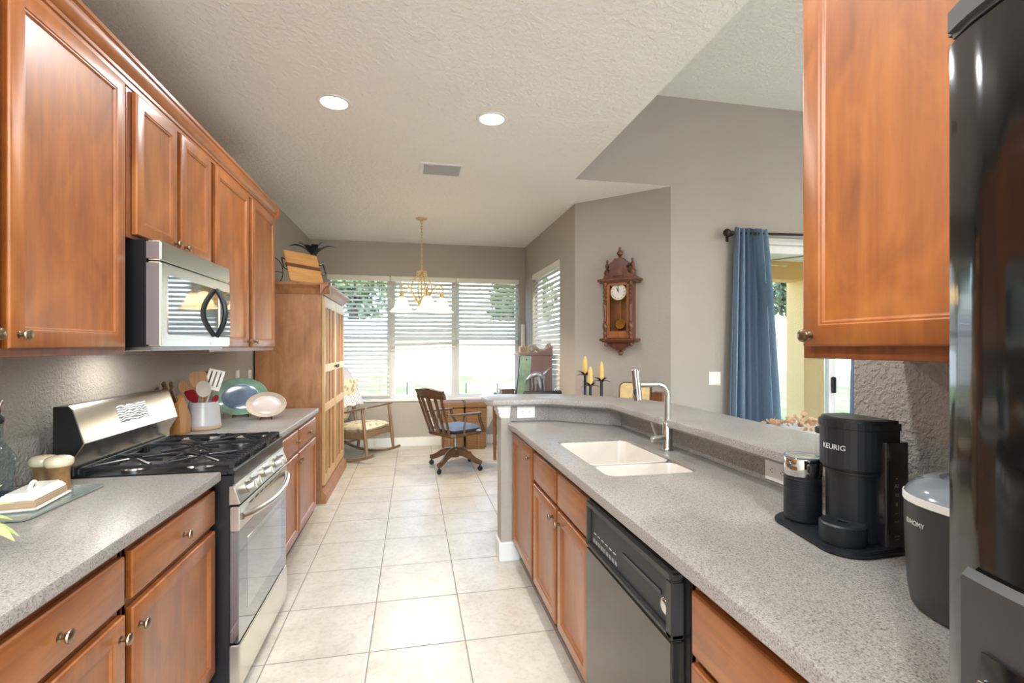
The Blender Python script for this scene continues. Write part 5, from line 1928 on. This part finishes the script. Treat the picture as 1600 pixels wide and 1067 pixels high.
# ---------------------------------------------------------------- wicker hampers
for (x, lb) in ((.545, 'wicker hamper with hinged lid, left one of the pair under the window'), (.865, 'wicker hamper with hinged lid, right one of the pair under the window')):
    t = thing('wicker_hamper', lb, 'hamper', (x, 6.86, 0), group='wicker hampers under the window', local=True)
    m = MB()
    t4 = bmesh.new()
    bmesh.ops.create_cube(t4, size=1)
    for v in t4.verts:
        k_ = .93 if v.co.z < 0 else 1.0
        v.co = Vector((v.co.x * .300 * k_, v.co.y * .32 * k_, (v.co.z + .5) * .58))
    bmesh.ops.bevel(t4, geom=list(t4.edges), offset=.014, segments=3, affect='EDGES')
    m._merge(t4)
    m.build('basket', WICKER, t)
    MB().box(-.156, .156, -.168, .168, .575, .655, .014, 3).build('lid', WICKER, t)

# ---------------------------------------------------------------- writing desk behind the bar and things on it
dk = thing('writing_desk', 'brown wooden writing desk mostly hidden behind the raised bar', 'desk', (1.28, 5.62, 0))
MB().box(.98, 1.635, 5.20, 6.05, .745, .775, .006).build('desktop', DESKW, dk)
for (a, b_) in ((1.01, 5.23), (1.01, 6.02), (1.60, 5.23), (1.60, 6.02)):
    MB().tube([(a, b_, 0), (a, b_, .5), (a, b_, .745)], [.018, .024, .03], 12).build('leg', DESKW, dk)
MB().box(1.0, 1.62, 5.22, 6.03, .64, .745, .004).build('apron', DESKW, dk)
bx_ = thing('wooden_box', 'low brown wooden box on the desk beside the green fronted cabinet', 'box', (1.09, 5.66, .776))
MB().box(1.02, 1.165, 5.56, 5.76, .776, .905, .004).build('body', DESKW, bx_)
MB().box(1.01, 1.172, 5.55, 5.77, .905, .930, .006).build('lid', WALNUT, bx_)
tr_ = MB().box(.945, 1.0, 5.45, 5.72, .776, .884, .008)
tag(recentre(tr_.build('black_case', BLACKPL)), 'small black case at the left end of the desk behind the bar', 'case')

# tall painted cabinet: sage slanted front to the left, mauve side toward the bar
hc = thing('painted_cabinet', 'mauve painted cabinet with pale green slanted front behind the bar', 'cabinet', (1.42, 5.60, .776))
sidep = [(1.335, .776), (1.625, .776), (1.620, 1.325), (1.375, 1.325)]
M = Matrix(((1, 0, 0, 0), (0, 0, 1, 0), (0, 1, 0, 0), (0, 0, 0, 1)))
MB().prism(sidep, 5.55, 5.86, M, .003).build('case', MAUVE, hc)
fp = [(1.180, .776), (1.335, .776), (1.378, 1.318), (1.232, 1.318)]
fdn = MB().prism(fp, 5.56, 5.585, M, .003).build('green_panel', SAGE, hc)
fp2 = [(1.205, .80), (1.318, .80), (1.352, 1.235), (1.248, 1.235)]
MB().prism(fp2, 5.554, 5.561, M, .002).build('inset', plain('sage_pale', srgb(150, 178, 146), .5, var=.15, vscale=20), fdn)
MB().sphere((1.312, 5.553, 1.272), .008).build('hole', INK, fdn)
MB().prism([(1.172, .776), (1.182, .776), (1.232, 1.318), (1.222, 1.318)], 5.54, 5.60, M).build('edge_strip', BRONZE, fdn)
MB().box(1.215, 1.632, 5.53, 5.88, 1.325, 1.342, .004).build('top_board', MAUVE, hc)
crest = [(1.38, 1.342), (1.628, 1.342), (1.628, 1.435), (1.61, 1.432), (1.58, 1.405), (1.52, 1.385), (1.46, 1.37)]
MB().prism(crest, 5.545, 5.56, M, .002).build('crest', MAUVE, hc)
sc = thing('carved_scroll', 'carved scrolling wooden wave ornament on top of the mauve cabinet', 'ornament', (1.42, 5.62, 1.342))
m = MB()
for (cx, r) in ((1.285, .046), (1.385, .050)):
    pts = []
    for k in range(26):
        a = 4.4 - k * .30
        rr_ = r * (1 - k * .026)
        pts.append((cx + rr_ * math.cos(a), 5.62, 1.342 + r * 1.12 + rr_ * math.sin(a)))
    m.tube(pts, [.018 - .0004 * k for k in range(26)], 8)
m.tube([(1.23, 5.62, 1.352), (1.33, 5.62, 1.352), (1.45, 5.62, 1.352)], .014, 8)
pts = [(1.42, 5.62, 1.43), (1.45, 5.62, 1.40), (1.49, 5.62, 1.372), (1.54, 5.62, 1.375), (1.575, 5.62, 1.40), (1.59, 5.62, 1.44), (1.615, 5.62, 1.455), (1.622, 5.62, 1.43)]
m.tube(pts, [.02, .022, .024, .024, .026, .026, .02, .010], 8)
m.build('carving', plain('weathered_carving', srgb(168, 146, 128), .6, var=.25, vscale=30), sc)

fg_ = thing('animal_figurine', 'silver animal figurine with a raised tail standing in front of the mauve cabinet', 'figurine', (1.425, 5.40, .776), local=True)  # animal figure on a round foot
MB().lathe([(0, 0), (.07, 0), (.065, .015), (.03, .03), (.02, .05), (0, .05)], (0, 0, 0), 20).build('foot', SILVERFIG, fg_)
m = MB()
m.tube([(-.125, 0, .285), (-.10, 0, .315), (-.05, 0, .335), (.0, 0, .325), (.04, 0, .295), (.055, 0, .255)], [.014, .026, .036, .040, .036, .018], 12)
m.tube([(-.125, 0, .29), (-.150, 0, .275), (-.165, 0, .25)], [.020, .018, .008], 8)
m.tube([(-.02, 0, .31), (.0, 0, .22), (.012, 0, .14), (.0, 0, .05)], [.040, .034, .024, .018], 10)
m.tube([(-.085, .012, .30), (-.075, .012, .20), (-.085, .012, .13)], [.016, .012, .008], 8)
m.tube([(-.05, -.012, .30), (-.045, -.012, .18), (-.05, -.012, .06)], [.018, .013, .012], 8)
m.tube([(.04, -.01, .29), (.055, -.01, .17), (.05, -.01, .06)], [.018, .014, .012], 8)
m.tube([(.03, 0, .315), (.08, 0, .36), (.12, 0, .40), (.165, 0, .415)], [.016, .015, .011, .004], 8)
m.tube([(.15, 0, .05), (.165, 0, .12), (.205, 0, .19)], [.018, .016, .004], 8)
m.tube([(.17, 0, .10), (.14, 0, .15)], [.012, .004], 8)
m.tube([(.16, 0, .05), (.08, 0, .03), (.0, 0, .035)], [.014, .014, .014], 8)
m.build('figure', SILVERFIG, fg_)
rl = thing('grey_rod', 'dark grey rod with rounded ends lying in front of the mauve cabinet', 'rod', (1.43, 5.28, .776), local=True)  # plain grey rod resting on a raised cradle
MB().box(-.20, .20, -.03, .03, 0, .108, .01).build('cradle', BRONZE, rl)
MB().tube([(-.20, 0, .132), (-.19, 0, .132), (.19, 0, .132), (.20, 0, .132)], [.016, .022, .022, .016], 12).sphere((-.20, 0, .132), .025).sphere((.20, 0, .132), .025).build('rod', GRAYMATTE, rl)

# ---------------------------------------------------------------- console with candles in front of the clock wall
cn = thing('console_table', 'narrow wooden console along the angled wall, hidden behind the bar', 'console table', (1.80, 4.18, 0), math.radians(-44.6), local=True)
MB().box(-.50, .50, -.16, .16, .83, .86, .005).build('top', DESKW, cn)
for (a, b_) in ((-.46, -.13), (.46, -.13), (-.46, .13), (.46, .13)):
    MB().box(a - .02, a + .02, b_ - .02, b_ + .02, 0, .83, .003).build('leg', DESKW, cn)


def candlestick(x, y, ztop, zcup, label):
    t = thing('candlestick', label, 'candlestick', (x, y, .861), group='palm candlesticks behind the bar', local=True)
    zc = zcup - .861
    MB().lathe([(0, 0), (.045, 0), (.042, .010), (.016, .018), (.0125, .03), (.0125, zc), (0, zc)], (0, 0, 0), 18).build('stem', PATINA, t)
    m = MB()
    for k in range(9):
        a = k * 2 * PI / 9 + .2
        leaf(m, (.008 * math.cos(a), .008 * math.sin(a), zc - .012), (.085 * math.cos(a), .085 * math.sin(a), zc + (.020 if k % 2 else -.022)), .017, .5, 5)
    m.lathe([(0, zc - .02), (.02, zc - .016), (.026, zc), (0, zc)], (0, 0, 0), 14)
    m.build('fronds', PATINA, t)
    c = thing('candle', label.replace('dark palm-shaped candlestick holding', 'cream taper candle on').replace(' candle,', ' palm candlestick,'), 'candle', (x, y, .861 + zc + .0008), group='cream candles behind the bar', local=True)
    H_ = ztop - zcup
    MB().lathe([(0, 0), (.0235, 0), (.0225, H_ * .75), (.021, H_ - .045), (.012, H_ - .012), (.008, H_ - .004), (0, H_ - .002)], (0, 0, 0), 18).build('wax', CANDLE, c)
    MB().tube([(0, 0, H_ - .006), (.001, 0, H_ + .004)], .0015, 6).build('wick', WHITE, c)


candlestick(1.575, 4.300, 1.338, 1.175, 'dark palm-shaped candlestick holding the tallest candle, at the left')
candlestick(1.590, 4.200, 1.245, 1.082, 'dark palm-shaped candlestick holding the lowest candle, in the middle')
candlestick(1.705, 4.220, 1.290, 1.122, 'dark palm-shaped candlestick holding the right candle, of middle height')
pt = thing('painted_tile', 'cream plaque with painted pineapple leaves in a dark arched frame, behind the faucet', 'plaque', (1.935, 4.015, .861), math.radians(-38), local=True)
arch = [(-.145, 0), (.145, 0), (.145, .20)] + [(.145 - .05 + .05 * math.cos(a), .20 + .05 * math.sin(a)) for a in (.4, .8, 1.2, PI / 2)] + [(-.145 + .05 + .05 * math.cos(a), .20 + .05 * math.sin(a)) for a in (PI / 2, 2.0, 2.4, 2.8)] + [(-.145, .20)]
MR = Matrix.Rotation(math.radians(-8), 4, 'X') @ Matrix.Rotation(PI / 2, 4, 'X')
MB().prism(arch, -.02, 0, MR, .003).build('frame', WALNUT, pt)
MB().prism([(p[0] * .9 - .004, p[1] * .93 + .008) for p in arch], -.001, .006, MR, .002).build('panel', plain('cream_tile', srgb(224, 196, 140), .35, var=.12, vscale=16), pt)
m = MB()
for (tx, tz) in ((-.05, .12), (-.02, .15), (.015, .15), (.045, .12), (-.07, .08), (.06, .08)):
    v_ = [(0, .05), (tx * .5 - .010, (.05 + tz) / 2), (tx, tz), (tx * .5 + .010, (.05 + tz) / 2 - .005)]
    m.prism(v_, .006, .009, MR)
m.build('painted_leaves', plain('tile_green', srgb(120, 124, 62), .5), pt)
wb = MB().box(-.045, .045, -.05, .05, 0, .165, .004)
o = wb.build('dark_box', DESKW)
tag(o, 'dark wooden box to the right of the plaque, seen under the faucet spout', 'box')
o.location = (2.128, 3.945, .861)
o.rotation_euler = (0, 0, math.radians(-44))

# ---------------------------------------------------------------- wall clock on the angled wall
wd_ = Vector((2.337 - NX, YG - 4.80, 0)).normalized()
ck_ = bpy.data.objects.new('wall_clock', None)
COL.objects.link(ck_)
cc = Vector((NX, 4.80, 0)) + wd_ * .515
ck_.location = (cc.x, cc.y, 1.36)
ck_.rotation_euler = (0, 0, math.atan2(wd_.y, wd_.x))
ck_['label'] = 'antique carved wooden pendulum clock on the angled grey wall'
ck_['category'] = 'clock'
# local: x along wall, front -y, z from the lowest finial (0) to the top finial (1.03)
MB().box(-.135, .135, -.015, 0, .12, .72, .003).build('backboard', CLOCKP, ck_)
m = MB()
m.box(-.135, -.118, -.115, -.012, .145, .695, .003).box(.118, .135, -.115, -.012, .145, .695, .003)
m.build('side_panel', CLOCKW, ck_)
dr_c = MB().box(-.115, .115, -.122, -.110, .150, .215, .003).box(-.115, .115, -.122, -.110, .655, .695, .003).box(-.115, -.085, -.122, -.110, .2, .68, .003).box(.085, .115, -.122, -.110, .2, .68, .003).build('door', CLOCKP, ck_)
MB().box(-.085, .085, -.117, -.115, .215, .655).build('glass', GLASS, dr_c)
shelf = MB().box(-.205, .205, -.150, 0, .695, .722, .006).box(-.19, .19, -.140, 0, .680, .696, .006)
shelf.build('cornice', CLOCKW, ck_)
MB().box(-.185, .185, -.145, 0, .120, .146, .006).box(-.165, .165, -.13, 0, .108, .121, .004).build('base_shelf', CLOCKW, ck_)
colp = [(0, .146), (.018, .146), (.018, .16), (.010, .165), (.020, .185), (.020, .20), (.012, .215), (.021, .24), (.026, .262), (.021, .285), (.012, .30), (.018, .31), (.013, .33), (.016, .40), (.018, .46), (.012, .475), (.019, .485), (.012, .50), (.021, .515), (.012, .53), (.023, .55), (.012, .57), (.023, .59), (.012, .61), (.023, .63), (.012, .65), (.02, .665), (.02, .68), (0, .68)]
for s in (-1, 1):
    MB().lathe(colp, (s * .128, -.128, 0), 18).build('turned_column', CLOCKW, ck_)
    MB().lathe([(0, .722), (.035, .722), (.035, .735), (.022, .745), (.030, .765), (.034, .79), (.02, .815), (.010, .825), (.020, .845), (.022, .86), (.008, .88), (.012, .895), (.010, .91), (0, .915)], (s * .128, -.075, 0), 18).build('finial', CLOCKW, ck_)
    MB().lathe([(0, .12), (.012, .12), (.008, .11), (.016, .09), (.012, .072), (0, .066)], (s * .128, -.110, 0), 14).build('drop_finial', CLOCKW, ck_)
M = Matrix(((1, 0, 0, 0), (0, 0, 1, 0), (0, 1, 0, 0), (0, 0, 0, 1)))
ped = [(-.155, .722), (.155, .722), (.150, .755), (.105, .765), (.085, .80), (.075, .835), (.105, .85), (.105, .862), (.075, .885), (.045, .905), (.045, .918), (-.045, .918), (-.045, .905), (-.075, .885), (-.105, .862), (-.105, .85), (-.075, .835), (-.085, .80), (-.105, .765), (-.150, .755)]
MB().prism(ped, -.115, -.02, M, .006).box(-.06, .06, -.13, -.02, .735, .83, .01).build('pediment', CLOCKW, ck_)
MB().lathe([(0, .918), (.022, .918), (.012, .93), (.010, .94), (.026, .955), (.029, .972), (.02, .99), (.009, .998), (.013, 1.012), (.012, 1.025), (0, 1.032)], (0, -.07, 0), 18).build('finial', CLOCKW, ck_)
tail = [(-.125, .108), (.125, .108), (.11, .085), (.07, .055), (.04, .045), (-.04, .045), (-.07, .055), (-.11, .085)]
MB().prism(tail, -.10, -.01, M, .008).box(-.035, .035, -.09, -.01, .030, .05, .004).lathe([(0, .036), (.012, .036), (.010, .028), (.024, .015), (.024, -.002), (.014, -.016), (0, -.02)], (0, -.05, 0), 16).build('apron', CLOCKW, ck_)
RX = Matrix.Rotation(PI / 2, 4, 'X')
dl = MB().lathe([(0, 0), (.078, 0), (.080, .002), (0, .003)], (0, -.104, .592), 36, RX).build('dial', plain('dial_white', srgb(238, 234, 224), .35, var=.02), ck_)
MB().lathe([(.076, 0), (.084, .002), (.083, .006), (.077, .006)], (0, -.104, .592), 36, RX).build('bezel', BRASS, dl)
mb = MB()
for k, s in enumerate(('XII', 'I', 'II', 'III', 'IIII', 'V', 'VI', 'VII', 'VIII', 'IX', 'X', 'XI')):
    t = text_mesh(s, .021, .0003)
    a = -k * PI / 6
    mb._merge(t, Matrix.Translation((0, -.1078, .592)) @ RX @ Matrix.Rotation(a, 4, 'Z') @ Matrix.Translation((0, .061, 0)))
mb.build('numerals', INK, dl, 0)
# hands near five to twelve
for (ln, a, w) in ((.044, math.radians(26), .0035), (.062, math.radians(2), .0028)):
    MB().box(-w, w, -.008, ln, 0, .0012, mat=Matrix.Translation((0, -.1088, .592)) @ RX @ Matrix.Rotation(a, 4, 'Z')).build('hand', INK, dl)
pdl = MB().box(-.006, .006, -.062, -.058, .30, .52).build('pendulum_rod', BRASS, ck_)
MB().lathe([(0, 0), (.052, 0), (.054, .003), (.046, .008), (.03, .006), (0, .009)], (0, -.062, .285), 32, RX).build('bob', BRASS, pdl)

# ---------------------------------------------------------------- curtains and rod
rd_ = thing('curtain_rod', 'dark curtain rod with ball finial above the glass slider', 'curtain rod', (3.9, YG - .09, 2.485))
MB().tube([(2.99, YG - .09, 2.485), (4.95, YG - .09, 2.535)], .013, 12).build('rod', BRONZE, rd_)
for x in (2.858, 4.985):
    MB().sphere((x, YG - .09, 2.485), .036).lathe([(.016, -.04), (.02, -.03), (.02, .03), (.016, .04)], (x + (.03 if x < 3.5 else -.03), YG - .09, 2.485), 14, Matrix.Rotation(PI / 2, 4, 'Y')).build('finial', BRONZE, rd_)
for x in (2.92, 4.92):
    MB().tube([(x, YG, 2.47), (x, YG - .05, 2.47), (x, YG - .09, 2.47)], .010, 8).box(x - .015, x + .015, YG - .008, YG, 2.42, 2.52, .003).build('bracket', BRONZE, rd_)


def curtain(label, x0t, x1t, x0b, x1b, folds, ztop=2.535, zb=.015):
    rows_ = []
    nk = folds * 8
    for i in range(9):
        s = i / 8
        z = ztop + (zb - ztop) * s
        a, b__ = x0t + (x0b - x0t) * s ** .8, x1t + (x1b - x1t) * s ** .8
        rows_.append([(a + (b__ - a) * k / nk + .010 * math.sin(k * .7 + 1.3), YG - .09 + (.030 + .018 * s) * math.sin(2 * PI * k / 8 + .5 * math.sin(k * .31)), z + (.008 * math.sin(2 * PI * k / 8) if i == 0 else 0)) for k in range(nk + 1)])
    t = MB().grid(rows_, thick=.004).build('curtain', CURTAINM, None, 60)
    return tag(recentre(t), label, 'curtain')


curtain('blue curtain panel gathered at the left of the glass slider', 2.945, 3.255, 2.86, 3.44, 7)
curtain('blue curtain panel at the right end of the slider, behind the coffee maker', 4.27, 4.86, 4.22, 4.90, 6)

# ---------------------------------------------------------------- white side table with dried arrangement in the great room
st_ = thing('side_table', 'round white side table in front of the glass slider', 'side table', (3.18, 3.40, 0), local=True)
MB().lathe([(0, .715), (.36, .715), (.372, .722), (.372, .738), (.36, .745), (0, .745)], (0, 0, 0), 40).build('top', WHITE, st_)
MB().lathe([(0, 0), (.20, 0), (.19, .025), (.05, .05), (.03, .10), (.035, .6), (.06, .715), (0, .715)], (0, 0, 0), 24).build('pedestal', WHITE, st_)
o = MB()
rr = random.Random(5)
for _ in range(70):
    a, q = rr.uniform(0, 6.28), rr.random() ** .6 * .24
    p = Vector((3.10 + q * math.cos(a) * 1.1, 3.40 + q * math.sin(a), .752 + rr.random() * max(0, .10 - q * .32)))
    d = Vector((rr.gauss(0, 1), rr.gauss(0, 1), rr.gauss(0, .4))).normalized() * rr.uniform(.03, .07)
    leaf(o, p, p + d, rr.uniform(.012, .024), .5, 4, side=d.orthogonal())
o = tag(recentre(o.build('dried_petals', DRIFT)), 'heap of dried curled petals on the white side table', 'dried petals', kind='stuff')
o.location.z = .746
